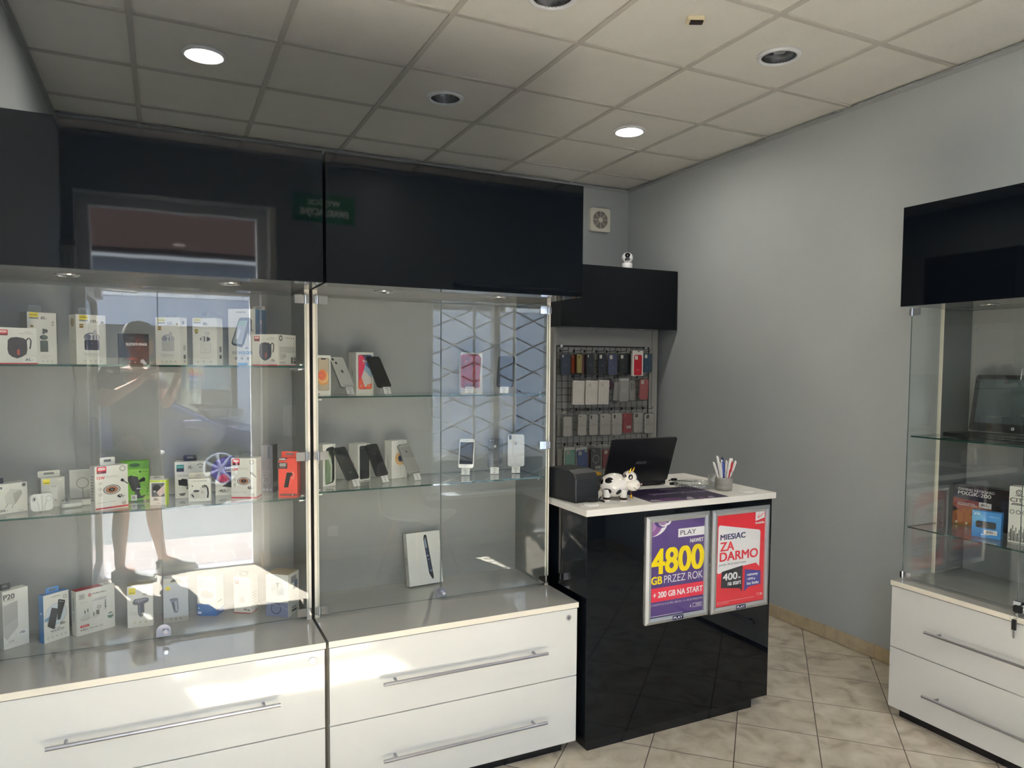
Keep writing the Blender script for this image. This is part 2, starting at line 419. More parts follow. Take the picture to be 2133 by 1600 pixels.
for y0, z0, y1, z1 in ((ly0, .02, ly0+.075, 2.09), (ly1-.075, .02, ly1, 2.09), (ly0+.075, .02, ly1-.075, .16), (ly0+.075, 2.0, ly1-.075, 2.09)): b.box(lx, y0, z0, lx+.05, y1, z1)
lf = b.build('door_leaf', M_FRAMEW, d1)
B().box(lx+.022, ly0+.07, .15, lx+.028, ly1-.07, 2.01).build('leaf_glass', M_GLASS, lf)
b = B(); b.tube([(lx+.05, ly1-.04, .85), (lx+.09, ly1-.04, .87), (lx+.09, ly1-.04, 1.23), (lx+.05, ly1-.04, 1.25)], .011); b.build('pull_handle', M_STEEL, lf)
b = B(); b.box(lx+.05, ly0+.05, 2.02, lx+.09, ly0+.28, 2.075).tube([(lx+.07, ly0+.2, 2.08), (lx+.30, ly0+.03, 2.085), (lx+.14, ya+.03, 2.12)], .008); b.build('closer', M_FRAMEW, d1)

w1 = bpy.data.objects.new('window_1', None); COL.objects.link(w1); struct(w1)
b = B()
for x0, z0, x1, z1 in ((WX0, WZ0, WX0+.06, WZ1), (WX1-.06, WZ0, WX1, WZ1), (WX0+.06, WZ0, WX1-.06, WZ0+.06), (WX0+.06, WZ1-.06, WX1-.06, WZ1), (2.79, WZ0+.06, 2.85, WZ1-.06)): b.box(x0, ya, z0, x1, yb, z1)
b.build('window_frame', M_FRAMEW, w1)
for x0, x1 in ((WX0+.062, 2.788), (2.852, WX1-.062)): B().box(x0, ya+.035, WZ0+.062, x1, ya+.041, WZ1-.062).build('pane', glass('tinted_pane', (.79, .81, .82)), w1)
b = B(); b.box(WX0-.04, Y0-.16, WZ0-.03, WX1+.04, Y0+.05, WZ0-.001); b.build('window_sill', M_FRAMEW, w1)
# window bars: accordion lattice drawn across the window, another one folded beside the door
def lattice(name, label, x0, x1, z0, z1, y, n, m, xs=None):
    t = thing(name, label, 'grille', (x0, y, 0))
    b = B(); W = x1-x0; step = W/n
    for i in range(n+1): b.box(i*step-.009, -.009, z0, i*step+.009, .009, z1)
    b.build('upright', M_FRAMEW, t); h = (z1-z0)/m; b = B()
    for i in range(n):
        for j in range(m):
            za = z0+j*h+.03; zb = z0+(j+1)*h-.03
            for s, yy in ((0, -.013), (1, .013)):
                p, q = (za, zb) if s == 0 else (zb, za)
                b.tube([(i*step, yy, p), ((i+1)*step, yy, q)], .0075, n=6)
    b.build('lattice_bars', M_FRAMEW, t)
    B().box(-.01, -.02, z1+.001, W+.01, .02, z1+.03).build('top_rail', M_STEEL, t)
    return t
lattice('window_grille', 'white folding lattice grille drawn across the shop window', WX0+.04, WX1-.04, WZ0+.002, 2.10, Y0-.11, 3, 7)
lattice('door_grille', 'white lattice grille folded up beside the open doorway', X0+.012, X0+.075, .02, 2.3, Y0+.06, 3, 9)

t = thing('sun_block_awning', 'unseen dark awning added outside to block sun from the shop window', 'awning', (WX0-.15, YF, 2.30))  # unseen awning, added so less direct sun comes through the window
b = B(); aw = WX1-WX0+.3
b.add([(x, y, z) for x in (0, aw) for y, z in ((-.001, .28), (-1.30, .02), (-1.30, -.12), (-1.285, -.12), (-1.285, .0), (-.001, .25))], [(0, 1, 2, 3, 4, 5), (11, 10, 9, 8, 7, 6)]+[(i, 6+i, 6+(i+1) % 6, (i+1) % 6) for i in range(6)])
b.build('canvas', mat('awning_canvas', (44, 48, 58), .8), t)
b = B()
for x in (.05, aw-.05): B().tube([(x, -.001, .0), (x, -1.27, .015)], .012, 8).build('awning_arm', M_STEEL, t)
# ------------------------------------------------------------------ street
def paver_mat():
    m = bpy.data.materials.new('paving'); m.use_nodes = True; n = m.node_tree; b = n.nodes['Principled BSDF']
    t = n.nodes.new('ShaderNodeTexCoord'); k = n.nodes.new('ShaderNodeTexBrick'); k.offset = 0.5; k.inputs['Scale'].default_value = 1
    k.inputs['Brick Width'].default_value = 0.30; k.inputs['Row Height'].default_value = 0.30; k.inputs['Mortar Size'].default_value = 0.010
    k.inputs['Color1'].default_value = lin((88, 77, 74)); k.inputs['Color2'].default_value = lin((98, 89, 86)); k.inputs['Mortar'].default_value = lin((160, 156, 152))
    n.links.new(t.outputs['Object'], k.inputs[0]); n.links.new(k.outputs[0], b.inputs['Base Color']); b.inputs['Roughness'].default_value = 0.8
    return m
g = B().box(-9, -5.12, -.12, 11, YF, -.002); struct(g.build('pavement', paver_mat()))
g = B().box(-9, -9.3, -.14, 11, -5.1201, -.02); struct(g.build('road', mat('asphalt', (52, 55, 58), 0.85, vary=.12, vscale=30, bump=.3, bscale=120)))
g = B().box(-9, -9.98, -.12, 11, -9.3001, .06); struct(g.build('kerb', mat('far_paving', (168, 162, 156), .8)))
# ------------------------------------------------------------------ ceiling lamps, fan, sensors
def ceiling_lamp(x, y, on, label):
    t = thing('ceiling_downlight', label, 'ceiling lamp', (x, y, H_ROOM), 0, 'recessed round ceiling downlights')
    B().lathe([(.078, -.001), (.079, -.008), (.088, -.011), (.098, -.006), (.100, .0038), (.084, .0038)], 40, sm=True).build('trim_ring', M_FRAMEW, t)
    if on:
        B().lathe([(.0785, -.004), (.0786, .05), (.070, .075), (.0, .08)], 32).build('reflector_cup', mat('lit_reflector', (235, 235, 232), .3), t)
        B().lathe([(.0001, -.0035), (.0775, -.003), (.0777, .002), (.0001, .003)], 40).build('diffuser', mat('lamp_on', (255, 250, 240), .4, emit=(255, 248, 236), estr=105.0), t)
    else:
        c = B().lathe([(.0785, -.004), (.0775, .03), (.062, .085), (.0001, .10)], 32); c.build('reflector_cup', mat('dim_mirror', (196, 198, 200), .22, metal=1), t)
        for k in range(2):
            g = B(); xx = -.025+.05*k
            g.tube([(xx, -.05, .045), (xx, .0, .028), (xx, .05, .045)], .011, 10); g.build('lamp_tube', mat('unlit_lamp', (120, 122, 126), .25), t)
LL = ['lit white downlight above the left display cabinet', 'unlit mirrored downlight just right of the ceiling centre, one row from the back', 'unlit mirrored downlight cut by the top of the picture',
      'unlit downlight with plain mirrored cup near the right wall', 'lit white downlight above the sales counter corner', 'unseen lit white downlight over the left display cabinet front', 'unseen downlight added to light the right display cabinet front', 'unseen downlight added near the street wall between door and window']
for (x, y, on), lb in zip(LAMPS, LL): ceiling_lamp(x, y, on, lb)
t = thing('motion_sensor', 'small cream and dark motion sensor stuck to the ceiling', 'sensor', (2.115, -1.012, H_ROOM), -.45)
B().prism(rrect(-.036, -.024, .036, .024, .006), -.014, .002).build('housing', mat('cream_plastic', (226, 214, 180), .4), t, bevel=.002)
B().prism(rrect(-.024, -.018, .030, .012, .003), -.020, -.0142).build('lens_cover', mat('dark_lens', (38, 24, 22), .2), t)

t = thing('extractor_fan', 'square cream extractor fan high on the back wall', 'fan', (3.263, Y1, 2.746))
B().prism(rrect(-.092, -.092, .092, .092, .016), 0, .034, T=Matrix.Rotation(math.pi/2, 4, 'X')).build('housing', mat('cream_fan', (232, 229, 216), .4), t, bevel=.004)
b = B(); RX = Matrix.Rotation(math.pi/2, 4, 'X')
b.prism([(.070*math.cos(2*math.pi*i/40), .070*math.sin(2*math.pi*i/40)) for i in range(40)], .0342, .0346, T=RX); b.build('dark_opening', M_DARK, t)
b = B()
for r in (.020, .031, .042, .053, .0645): b.tube([(r*math.cos(2*math.pi*i/36), -.0365, r*math.sin(2*math.pi*i/36)) for i in range(36)], .0024, 6, closed=True)
for k in range(8):
    a = math.pi*k/4; b.tube([(.016*math.cos(a), -.0365, .016*math.sin(a)), (.071*math.cos(a), -.0365, .071*math.sin(a))], .0016, 6)
b.cyl((0, -.035, 0), (0, -.041, 0), .017, n=24); b.build('grille', mat('cream_fan', (0, 0, 0)), t)

# ------------------------------------------------------------------ display cabinets
def spot(x, y, z, par):
    o = B().lathe([(.026, -.001), (.030, -.0045), (.036, -.003), (.037, .0)], 28).build('spotlight', M_CHROME, par, (x, y, z))
    B().lathe([(.0001, -.001), (.026, -.0018), (.0262, -.0005)], 24).build('spot_lens', mat('spot_lens', (120, 122, 124), .08, metal=.6), o)

def bar_handle(par, x0, x1, z, y=0.0):
    b = B(); b.cyl((x0, y-.034, z), (x1, y-.034, z), .0062, n=14)
    for x in (x0+.05, x1-.05): b.cyl((x, y-.033, z), (x, y-.0001, z), .0050, n=12)
    return b.build('bar_handle', M_STEEL, par)

def cabinet(name, label, loc, rz, shelves, depth, gy, side_y, glass_side, group=None, right=False, L=0.0):
    t = thing(name, label, 'display cabinet', loc, rz, group)
    B().box(L+.04, .028, 0, .945, depth-.02, .04).build('plinth', M_PLINTH, t)
    B().box(L+.003, .019, .0402, .997, depth, .597).build('carcass', M_WHITE, t)
    for nm, z0, z1, hz in (('lower_drawer', .042, .314, .165), ('upper_drawer', .318, .594, .445)):
        d = B().box(L+.003, 0, z0, .997, .018, z1).build('drawer', M_LACQ, t, bevel=.0012)
        bar_handle(d, .185, .845, hz)
        if z1 > .5:
            k = B(); k.cyl((.955, -.0001, .562), (.955, -.006, .562), .0115, n=20); k.cyl((.955, -.006, .562), (.955, -.0065, .562), .0075, n=16, mi=1)
            k.box(.9542, -.0068, .557, .9558, -.0066, .567, 2)
            k.build('drawer_lock', [M_CHROME, M_STEEL, M_DARK], d)
    b = B(); b.box(L, -.006, .5985, 1, -.0049, .6195, 1); b.box(L, -.0048, .5985, 1, depth, .62, 0)
    b.build('worktop', [M_TOP, M_EDGE], t)
    gz0, gz1 = .631, 1.832
    for x0, x1 in ((L+.001, L+.0185), (.9815, .999)):
        q = B(); q.box(x0, side_y, .6203, x1, side_y+.0012, 1.8475, 0); q.box(x0, side_y+.0013, .6203, x1, depth, 1.8475, 1); s = q.build('side_panel', [M_EDGE, M_SIDE], t)
        if glass_side:
            g = B().box(x0+.004, gy+.009, .622, x0+.010, side_y-.001, 1.845); g.build('glass_side', M_GLASS, t)
    B().box(L+.019, depth-.014, .6203, .981, depth-.001, 1.8475).build('back_panel', M_BOARD, t)
    # canopy
    c = B(); c.box(L, -.005, 1.848, 1, .012, 2.281, 0); c.box(L, .0122, 1.850, 1, depth, 2.279, 1); c.box(L+.001, .0122, 1.848, .999, depth-.001, 1.8499, 2)
    cn = c.build('canopy', [M_BLACK, M_BLACK2, M_UNDER], t)
    sy_ = gy-.055 if not glass_side else gy+.17
    for x in (.25, .725): spot(x, sy_, 1.848, cn)
    # shelves
    for z in shelves:
        b = B(); ya = gy+.018; xa, xb = L+.0195, .9805
        if glass_side: xa, xb = L+.016, .984
        b.box(xa, ya, z-.006, xb, depth-.016, z, 0)
        s = b.build('glass_shelf', [M_GLASS, M_GLASSE], t)
        for p in s.data.polygons:
            if abs(p.normal.z) < .5: p.material_index = 1
        for x in (xa, xb):
            sg = 1 if x < .5 else -1
            for y in (max(ya, side_y)+.02, depth-.06):
                k = B(); k.cyl((x-sg*.0005, y, z-.012), (x+sg*.018, y, z-.012), .0055, n=12); k.cyl((x-sg*.0005, y, z+.0055), (x+sg*.012, y, z+.0055), .005, n=12)
                k.build('shelf_support', M_CHROME, t)
    # doors
    for i, (x0, x1) in enumerate(((L+.012, .4985), (.5015, .988))):
        b = B().box(x0, gy, gz0, x1, gy+.006, gz1)
        d = b.build('glass_door', [M_GLASS, M_GLASSD], t)
        for p in d.data.polygons:
            if abs(p.normal.y) < .5: p.material_index = 1
        if right: d.rotation_euler = (0, 0, math.radians(.8)) if i == 0 else (0, 0, 0)
        hx = x0+.002 if i == 0 else x1-.002; sg = 1 if i == 0 else -1
        for hz in ((.650, 1.235, 1.812) if not glass_side else (.640, 1.826)):
            k = B(); k.prism(rrect(min(hx+sg*.008, hx+sg*.040), -.016, max(hx+sg*.008, hx+sg*.040), .016, .002), -.004, .0, T=Matrix.Translation((0, gy-.0003, hz)) @ RX.inverted())
            k.cyl((hx+sg*.002, gy-.004, hz-.017), (hx+sg*.002, gy-.004, hz+.017), .0052, n=12)
            k.box(hx-sg*.012, gy-.002, hz-.014, hx-sg*.002, gy+.012, hz+.014)
            k.build('hinge', M_CHROME, d)
    if not right:
        k = B(); P = [(-.023, -.020), (.023, -.020)] + [(.023*math.cos(math.radians(a)), .0+.022*math.sin(math.radians(a))) for a in range(0, 181, 15)]
        k.prism(P, 0, .006, T=Matrix.Translation((.5, gy-.0004, gz0+.026)) @ RX)
        k.cyl((.506, gy-.001, gz0+.024), (.506, gy-.020, gz0+.024), .0095, n=18); k.cyl((.506, gy-.020, gz0+.024), (.506, gy-.0215, gz0+.024), .0065, n=14, mi=1)
        k.build('door_lock', [M_STEEL, M_CHROME], t)
    return t

YFR = -0.98
G1 = 'white display cabinets with black canopies'
cabinet('display_cabinet', 'white display cabinet with boxed phone accessories behind glass', (-0.410, YFR, 0), 0, (1.568, 1.078), .56, .245, .252, False, G1, L=-.036)
cabinet('display_cabinet', 'white display cabinet holding second-hand phones on little stands', (0.600, YFR, 0), 0, (1.455, 1.096), .56, .245, .252, False, G1)
cabinet('display_cabinet', 'white display cabinet standing alone along the right wall', (3.05, -1.312, 0), -math.pi/2, (1.273, .861), .495, .055, .275, True, G1, right=True)

# small gap shadows between neighbours come from the 10 mm joint itself
# keys in the right cabinet lock
t = thing('lock_with_keys', 'chrome glass-door lock with a black key hanging in it', 'lock', (3.098, -1.848, .62))
b = B(); b.box(-.020, -.07, .002, -.004, .035, .052); b.cyl((-.020, .0, .03), (-.034, 0, .03), .012, n=18); b.build('lock_body', M_CHROME, t, bevel=.002)
b = B(); b.prism(rrect(-.014, -.018, .014, .018, .008), -.003, .003, T=Matrix.Translation((-.046, .0, .030)) @ Matrix.Rotation(math.pi/2, 4, 'Y')).cyl((-.05, 0, .022), (-.069, 0, .014), .002, n=8); b.build('key_head', M_BLKPL, t)
b = B(); b.tube([(-.068, .012*math.cos(2*math.pi*i/16), .005+.012*math.sin(2*math.pi*i/16)) for i in range(16)], .0012, 6, closed=True); b.build('key_ring', M_CHROME, t)
b = B(); b.box(-.071, -.008, -.048, -.065, .008, -.008); b.box(-.0695, -.003, -.080, -.0665, .003, -.0482, 1); b.build('hanging_key', [M_BLKPL, M_STEEL], t)

# ------------------------------------------------------------------ wire-grid display bay by the back corner
BX, BY = 2.552, .862
t = thing('case_display_bay', 'white wall bay with black canopy behind the sales counter', 'display cabinet', (BX, BY, 0))
b = B(); b.box(0, 0, 1.848, .985, .016, 2.281, 0); b.box(0, .0162, 1.850, .985, .50, 2.279, 1); b.box(.001, .0162, 1.848, .984, .499, 1.8499, 2)
c = b.build('canopy', [M_BLACK, M_BLACK2, M_UNDER], t)
for x in (.30, .72): spot(x, .10, 1.848, c)
B().box(.02, .185, .62, .90, .20, 1.8475).build('back_panel', mat('bay_board', (178, 178, 172), .45), t)
for x0, x1 in ((.0, .0195), (.901, .95)): B().box(x0, .10 if x0 == 0 else .178, .62, x1, .49, 1.8475).build('side_panel', mat('bay_board', (178, 178, 172), .45), t)
B().box(0, .02, 0, .95, .49, .6195).build('base_cabinet', M_WHITE, t)
MX, MY = 2.612, 1.030
t = thing('wire_grid_panel', 'black wire grid panel hung with phone cases', 'grid panel', (MX, MY, 0))
b = B(); gw, gz0, gz1 = .80, .62, 1.720
for x in (0, gw): b.cyl((x, 0, gz0), (x, 0, gz1), .0042, n=10)
for z in (gz0, gz1): b.cyl((0, 0, z), (gw, 0, z), .0035, n=8)
b.build('outer_rods', M_GRIDW, t)
b = B()
for i in range(1, 16): b.cyl((i*.05, .003, gz0), (i*.05, .003, gz1), .0016, n=6)
for j in range(1, 22): b.cyl((0, -.0005, gz1-j*.05), (gw, -.0005, gz1-j*.05), .0017, n=6)
b.build('grid_wires', M_GRIDW, t)
for x in (.035, .768):
    B().cyl((x, .016, gz1), (x, -.010, gz1), .011, n=16).build('wall_clip', M_CHROME, t)
GRID = t
def hook(x, z, L=.11):
    g = B(); g.tube([(x, -.002, z), (x, -L, z+.002), (x, -L-.016, z+.016)], .0021, 6); g.box(x-.006, -.006, z-.010, x+.006, -.0022, z+.010)
    g.build('hook', M_GRIDW, GRID, (-MX, 0, 0))

# ------------------------------------------------------------------ sales counter
CX0, CX1, CY = 1.625, 2.622, -1.004
t = thing('sales_counter', 'black gloss sales counter with a white top and two posters', 'counter', (0, 0, 0))
b = B(); b.box(CX0, CY, .040, CX1, CY+.018, .972); b.build('front_panel', M_BLACK, t)
for x in (CX0, CX1-.018): B().box(x, CY+.0182, .040, x+.018, CY+.62, .972).build('side_panel', M_BLACK, t)
B().box(CX0+.012, CY+.002, 0, CX1-.095, CY+.56, .0398).build('plinth', M_PLINTH, t)
b = B(); b.box(CX0-.012, CY-.012, .9725, CX1+.014, CY+.645, 1.000, 0); b.build('worktop', mat('counter_top', (232, 230, 224), .4), t, bevel=.0015)
CT = 1.000
for x, y in ((1.690, -.924), (2.531, -.936)):
    g = B().lathe([(.034, 0), (.034, .003), (.030, .0045), (.0001, .0045)], 28).build('cable_grommet', mat('white_plastic', (238, 237, 232), .4), t, (x, y, CT))

# ------------------------------------------------------------------ posters in snap frames
def snap_frame(name, label, x0, z0, w, h, items):
    t = thing(name, label, 'poster frame', (x0, CY-.0005, z0), 0, 'aluminium snap frames on the counter front')
    fw = .026; b = B()
    o = [(0, 0), (w, 0), (w, h), (0, h)]; i_ = [(fw, fw), (w-fw, fw), (w-fw, h-fw), (fw, h-fw)]; m_ = [(fw*.5, fw*.5), (w-fw*.5, fw*.5), (w-fw*.5, h-fw*.5), (fw*.5, h-fw*.5)]
    lv = [(o, 0.0), (o, -.008), (m_, -.0135), (i_, -.010), (i_, 0.0)]
    for k in range(4):
        n2 = (k+1) % 4
        for (A, ya_), (C, yb_) in zip(lv[:-1], lv[1:]):
            b.add([(A[k][0], ya_, A[k][1]), (A[n2][0], ya_, A[n2][1]), (C[n2][0], yb_, C[n2][1]), (C[k][0], yb_, C[k][1])], [(0, 1, 2, 3)])
    fr = b.build('snap_frame', M_ALU, t)
    bd = B().box(w/2-.028, -.0142, .0055, w/2+.028, -.0128, .0235).build('name_badge', ink(0x17174a), t)
    art([('V', 'PLAY', .08, .22, .92, .80, 0xf4f4f4)], .056, .018, 'lettering', t, Matrix.Translation((w/2-.028, -.0142, .0055)))
    B().box(fw-.002, -.0032, fw-.002, w-fw+.002, -.0004, h-fw+.002).build('backing_sheet', ink(0xe8e6e0), t)
    art(items, w-2*fw, h-2*fw, 'printed_poster', t, Matrix.Translation((fw, -.0033, fw)))
    art([('R', 0, 0, 1, 1, M_ACRYL)], w-2*fw, h-2*fw, 'clear_cover', t, Matrix.Translation((fw, -.0062, fw)))
    return t
PU, YE, RD, WH = 0x564181, 0xffe600, 0xe2354c, 0xfafafa
P1 = [('R', 0, 0, 1, 1, PU)]
for cx, cz, rx, rz_, c in ((.02, 1.00, .285, .150, WH), (-.01, 1.0, .225, .150, 0x8d5f9c), (-.03, 1.02, .15, .13, 0xb48ac0), (.20, 1.03, .155, .095, PU), (.24, 1.03, .125, .085, WH), (.215, 1.035, .10, .075, 0xa884b4), (.31, 1.04, .07, .08, WH), (.29, 1.045, .06, .065, 0x6f549a)):
    P1.append(('P', [(min(1, max(0, cx+rx*math.cos(a*.1309))), min(1, cz+rz_*math.sin(a*.1309))) for a in range(48)], c))
P1 += [('R', .50, .815, 1, .905, WH), ('T', 'PLAY', .54, .835, .84, .885, 0x15152a), ('V', 'NAWET', .73, .745, .985, .785, WH), ('V', '4800', .02, .455, .985, .715, YE), ('V', 'GB', .02, .350, .21, .43, YE),
       ('T', 'PRZEZ ROK', .25, .350, .985, .43, WH), ('R', .02, .165, 1, .31, RD), ('V', '+ 200 GB NA START', .055, .205, .985, .265, WH), ('T', 'Z PAKIETEM ZA 45 ZŁ/MIES.: 4800 GB = 12 x 400 GB MIESIĘCZNIE', .02, .117, .985, .145, 0xd8d2e4),
       ('R', .80, .045, .97, .088, WH), ('R', .805, .049, .965, .084, PU), ('T', 'MIX', .86, .055, .955, .079, WH), ('P', [(.77, .05), (.745, .05), (.757, .088)], WH), ('R', .02, .012, .60, .018, 0xd8d2e4)]
snap_frame('poster_frame', 'silver framed purple advert with a large yellow 4800', 1.911, .482, .338, .463, P1)
RR_, NV = 0xdf3340, 0x2b2f63
P2 = [('R', 0, 0, 1, 1, RR_), ('P', [(.80, 1), (.80, .895), (.99, .925), (.99, 1)], WH), ('S', [(.83, .955), (.85, .925), (.875, .985), (.865, .925), (.89, .955), (.91, .94), (.93, .965), (.97, .975)], .010, RR_), ('S', [(.84, .925), (.95, .958)], .007, RR_),
      ('V', 'mobile', .80, .862, .985, .890, WH),
      ('P', [(.03, .385), (.045, .366), (.09, .368), (.36, .405), (.83, .43), (.90, .385), (.91, .775), (.885, .795), (.065, .893), (.04, .875)], WH),
      ('V', 'MIESIĄC', .085, .712, .59, .79, NV), ('V', 'ZA', .085, .608, .36, .702, RR_), ('V', 'DARMO', .08, .495, .86, .592, RR_), ('T', 'potem 30 zł miesięcznie', .07, .440, .62, .472, 0x3d4260),
      ('P', [(.11, .206), (.12, .382), (.55, .422), (.545, .127), (.50, .172)], 0x33323a), ('V', '400', .15, .282, .44, .358, WH), ('V', 'GB', .455, .286, .51, .304, WH), ('V', 'na start', .25, .222, .52, .262, WH),
      ('P', [(.59, .129), (.60, .372), (.93, .335), (.93, .185), (.68, .172)], 0x4a4a9c), ('V', 'rozmowy', .645, .285, .87, .315, WH), ('V', 'i SMS-y', .645, .24, .82, .272, WH), ('V', 'bez limitu', .645, .195, .89, .228, WH),
      ('R', .03, .048, .80, .053, 0xf0b8bc), ('R', .03, .030, .28, .035, 0xf0b8bc), ('G', .88, .075, .018, .024, 0xf0b8bc), ('R', .92, .06, .97, .085, 0xf0b8bc)]
snap_frame('poster_frame', 'silver framed red advert reading MIESIĄC ZA DARMO', 2.266, .478, .338, .466, P2)
# ------------------------------------------------------------------ boxed goods
def RXm(d=0): return Matrix.Rotation(math.pi/2, 4, 'X')
def hang_tab(par, cx, z, w, h, m, y):
    O = rrect(-w/2, 0, w/2, h, min(w, h)*.18, 5); n = len(O); I = []
    for x, yy in O:
        a = math.atan2(yy-h*.5, x/ (w/h)); c_, s_ = math.cos(a), math.sin(a)
        r = .30*w*c_; q = h*.5 + .13*h*s_ + (.13*h if s_ > .55 and abs(c_) < .75 else 0); I.append((r, q))
    b = B()
    for yy in (y, y+.0007):
        b.add([(cx+p[0], yy, z+p[1]) for p in O+I], [(i, (i+1) % n, n+(i+1) % n, n+i) for i in range(n)])
    b.add([(cx+p[0], y, z+p[1]) for p in O]+[(cx+p[0], y+.0007, z+p[1]) for p in O], [(i, (i+1) % n, n+(i+1) % n, n+i) for i in range(n)])
    return b.build('hang_tab', m, par)

def product(name, label, cat, loc, yaw, W, H, D, front, side=None, items2=(), tab=None, card=M_CARD, lean=0.0, group=None, top=(), price=None, sidecol=None):
    b = B(); b.box(0, 0, 0, W, D, H)
    o = b.build(name, [card] + ([ink(sidecol)] if sidecol else []), None, (loc[0], loc[1], loc[2]+.0004+D*math.sin(math.radians(lean))), (-math.radians(lean), 0, math.radians(yaw)), bevel=.0007)
    if sidecol:
        for p in o.data.polygons:
            if p.normal.x > .5 or p.normal.x < -.5 or p.normal.y > .5: p.material_index = 1
    tag(o, label, cat, group)
    art(front, W, H, 'printed_artwork', o)
    if side == 'R': art(items2, D, H, 'side_print', o, Matrix.Translation((W, 0, 0)) @ rotz(math.pi/2))
    if side == 'L': art(items2, D, H, 'side_print', o, Matrix.Translation((0, D, 0)) @ rotz(-math.pi/2))
    if top: art(top, W, D, 'top_print', o, Matrix.Translation((0, 0, H)) @ Matrix.Rotation(-math.pi/2, 4, 'X'))
    if tab:
        cx, w, h, m, *y = tab; hang_tab(o, cx*W, H, w, h, m, y[0]*D if y else D*.5)
    if price:
        s, x, z, w, h = price
        if w: art([('R', 0, 0, 1, 1, 0xf2f1ee), ('K', s, .16, .22, .84, .80, 0x14141c)], w*W, h*H, 'price_note', o, Matrix.Translation((x*W, -.0022, z*H)))
    return o

GY, LG, DG, BK, YL, GD = 0x8b8b88, 0xb9b7b0, 0x55544f, 0x1c1d22, 0xf0dc3c, 0x8d7420
def hand(s, x0, z0, x1, z1): return ('K', s, x0, z0, x1, z1, 0x191a24)
def yellow_tag(x0, z0, x1, z1, s='PAVAREAL', yl=YL):
    m = z0+(z1-z0)*.28
    return [('R', x0, m, x1, z1, yl), ('R', x0, z0, x1, m-.003, 0x8f8f8c), ('V', s, x0+.02, m+(z1-m)*.35, x1-.02, m+(z1-m)*.62, 0x4c4a20)]
def red_logo(x0, z0, x1, z1):
    m = z0+(z1-z0)*.33; w = x1-x0
    return [('Q', x0, z0, x1, z1, .03, 0x6a2a30), ('Q', x0, m, x1, z1, .03, 0xd0323c), ('Q', x0+w*.12, m+(z1-m)*.25, x1-w*.12, z1-(z1-m)*.2, .05, 0xf6e6e4), ('V', 'XO', x0+w*.3, m+(z1-m)*.4, x1-w*.3, z1-(z1-m)*.38, 0xd0323c)]
def icons(xs, z, r, c=GY): return [('G', x, z, r*.72, r, c) for x in xs] + [('E', x, z, r*.35, r*.35, c) for x in xs]

T1, T2, T0, U1, U2 = 1.568, 1.078, .62, 1.455, 1.096
Gp1, Gp2, Gp3 = 'boxed accessories on the upper glass shelf', 'boxed accessories on the middle glass shelf', 'boxed accessories on the cabinet base'
def speaker_art(c, pill, price):
    return red_logo(.075, .78, .295, .94) + [('P', [(.30, .28), (.275, .40), (.29, .66), (.36, .725), (.50, .745), (.66, .72), (.745, .66), (.755, .40), (.73, .28), (.62, .20), (.50, .155), (.38, .20)], c), ('P', [(.36, .695), (.50, .72), (.64, .695), (.62, .675), (.50, .665), (.38, .675)], 0x2b2a2f), ('Q', .505, .25, .565, .41, .028, pill),
        ('S', [(.73, .65), (.77, .71), (.81, .715), (.845, .66), (.84, .55), (.815, .42)], .035, 0x3a383d), ('V', 'In-Home', .70, .885, .84, .905, GY), ('T', 'WIRELESS SPEAKER', .54, .835, .90, .858, GY), ('R', 0, 0, 1, .032, 0xc43440), ('P', [(.84, .0), (.93, 0), (.885, -.0)], 0xc43440)] + \
        ([('R', .64, .05, .96, .19, 0xf6f5f0), hand('85,-', .70, .08, .88, .16)] if price else [hand('75,-', .74, .12, .92, .20)])
product('speaker_box', 'white box picturing a black portable speaker, beside a tall earbuds box', 'box', (-.372, -.672, T1), 18, .112, .117, .035, speaker_art(0x3f3b3e, 0xd06058, True), 'L', [('R', .0, .0, 1, 1, 0x8a8884), ('R', .7, .07, .95, .14, 0x444444), ('R', 0, 0, 1, .03, 0xc43440)], group=Gp1)
product('earbuds_box', 'tall white box with dark green earbuds behind the black-speaker box', 'box', (-.300, -.58, T1), 28, .0885, .174, .060,
    yellow_tag(.08, .87, .385, .997) + [hand('85,-', .46, .862, .67, .92), ('E', .16, .73, .055, .04, GD), ('Q', .44, .30, .67, .46, .03, 0x4a5450), ('R', .42, .24, .69, .45, 0x4a5450), ('E', .55, .52, .14, .09, 0x39423f), ('E', .58, .53, .085, .055, 0x5d6662), ('Q', .51, .58, .58, .69, .03, 0x3c4643), ('E', .62, .645, .075, .075, 0x4a5450), ('R', .83, .75, .90, .785, LG), ('R', .83, .80, .92, .835, LG),
     ('T', 'TWS WIRELESS', .45, .155, .75, .175, LG), ('T', 'EARPHONES', .45, .12, .66, .135, LG)] + icons((.50, .66, .8), .055, .03), 'L', [('T', 'PAVAREAL', .2, .45, .8, .47, LG), ('R', 0, 0, 1, 1, 0xa9a8a3)], tab=(.40, .040, .026, M_FILM), group=Gp1)
def buds_case(x0, z0, x1, z1, c, c2, lid):
    w = x1-x0; m = z0+(z1-z0)*.56; cx = (x0+x1)/2
    return [('E', cx, m+(z1-m)*.30, w*.52, w*.34, lid), ('E', cx, m+(z1-m)*.30, w*.47, w*.29, 0xd8d8d6), ('E', cx-w*.24, m+(z1-m)*.34, w*.20, w*.20, c2), ('E', cx+w*.2, m+(z1-m)*.30, w*.17, w*.22, c2), ('E', cx+w*.22, z1, w*.13, w*.15, 0xc9cace), ('R', cx+w*.16, m, cx+w*.3, z1, 0xc9cace), ('Q', x0, z0, x1, m, .05, c), ('Q', cx-.008, m-(m-z0)*.42, cx+.008, m-(m-z0)*.28, .008, 0x9a9aa2)]
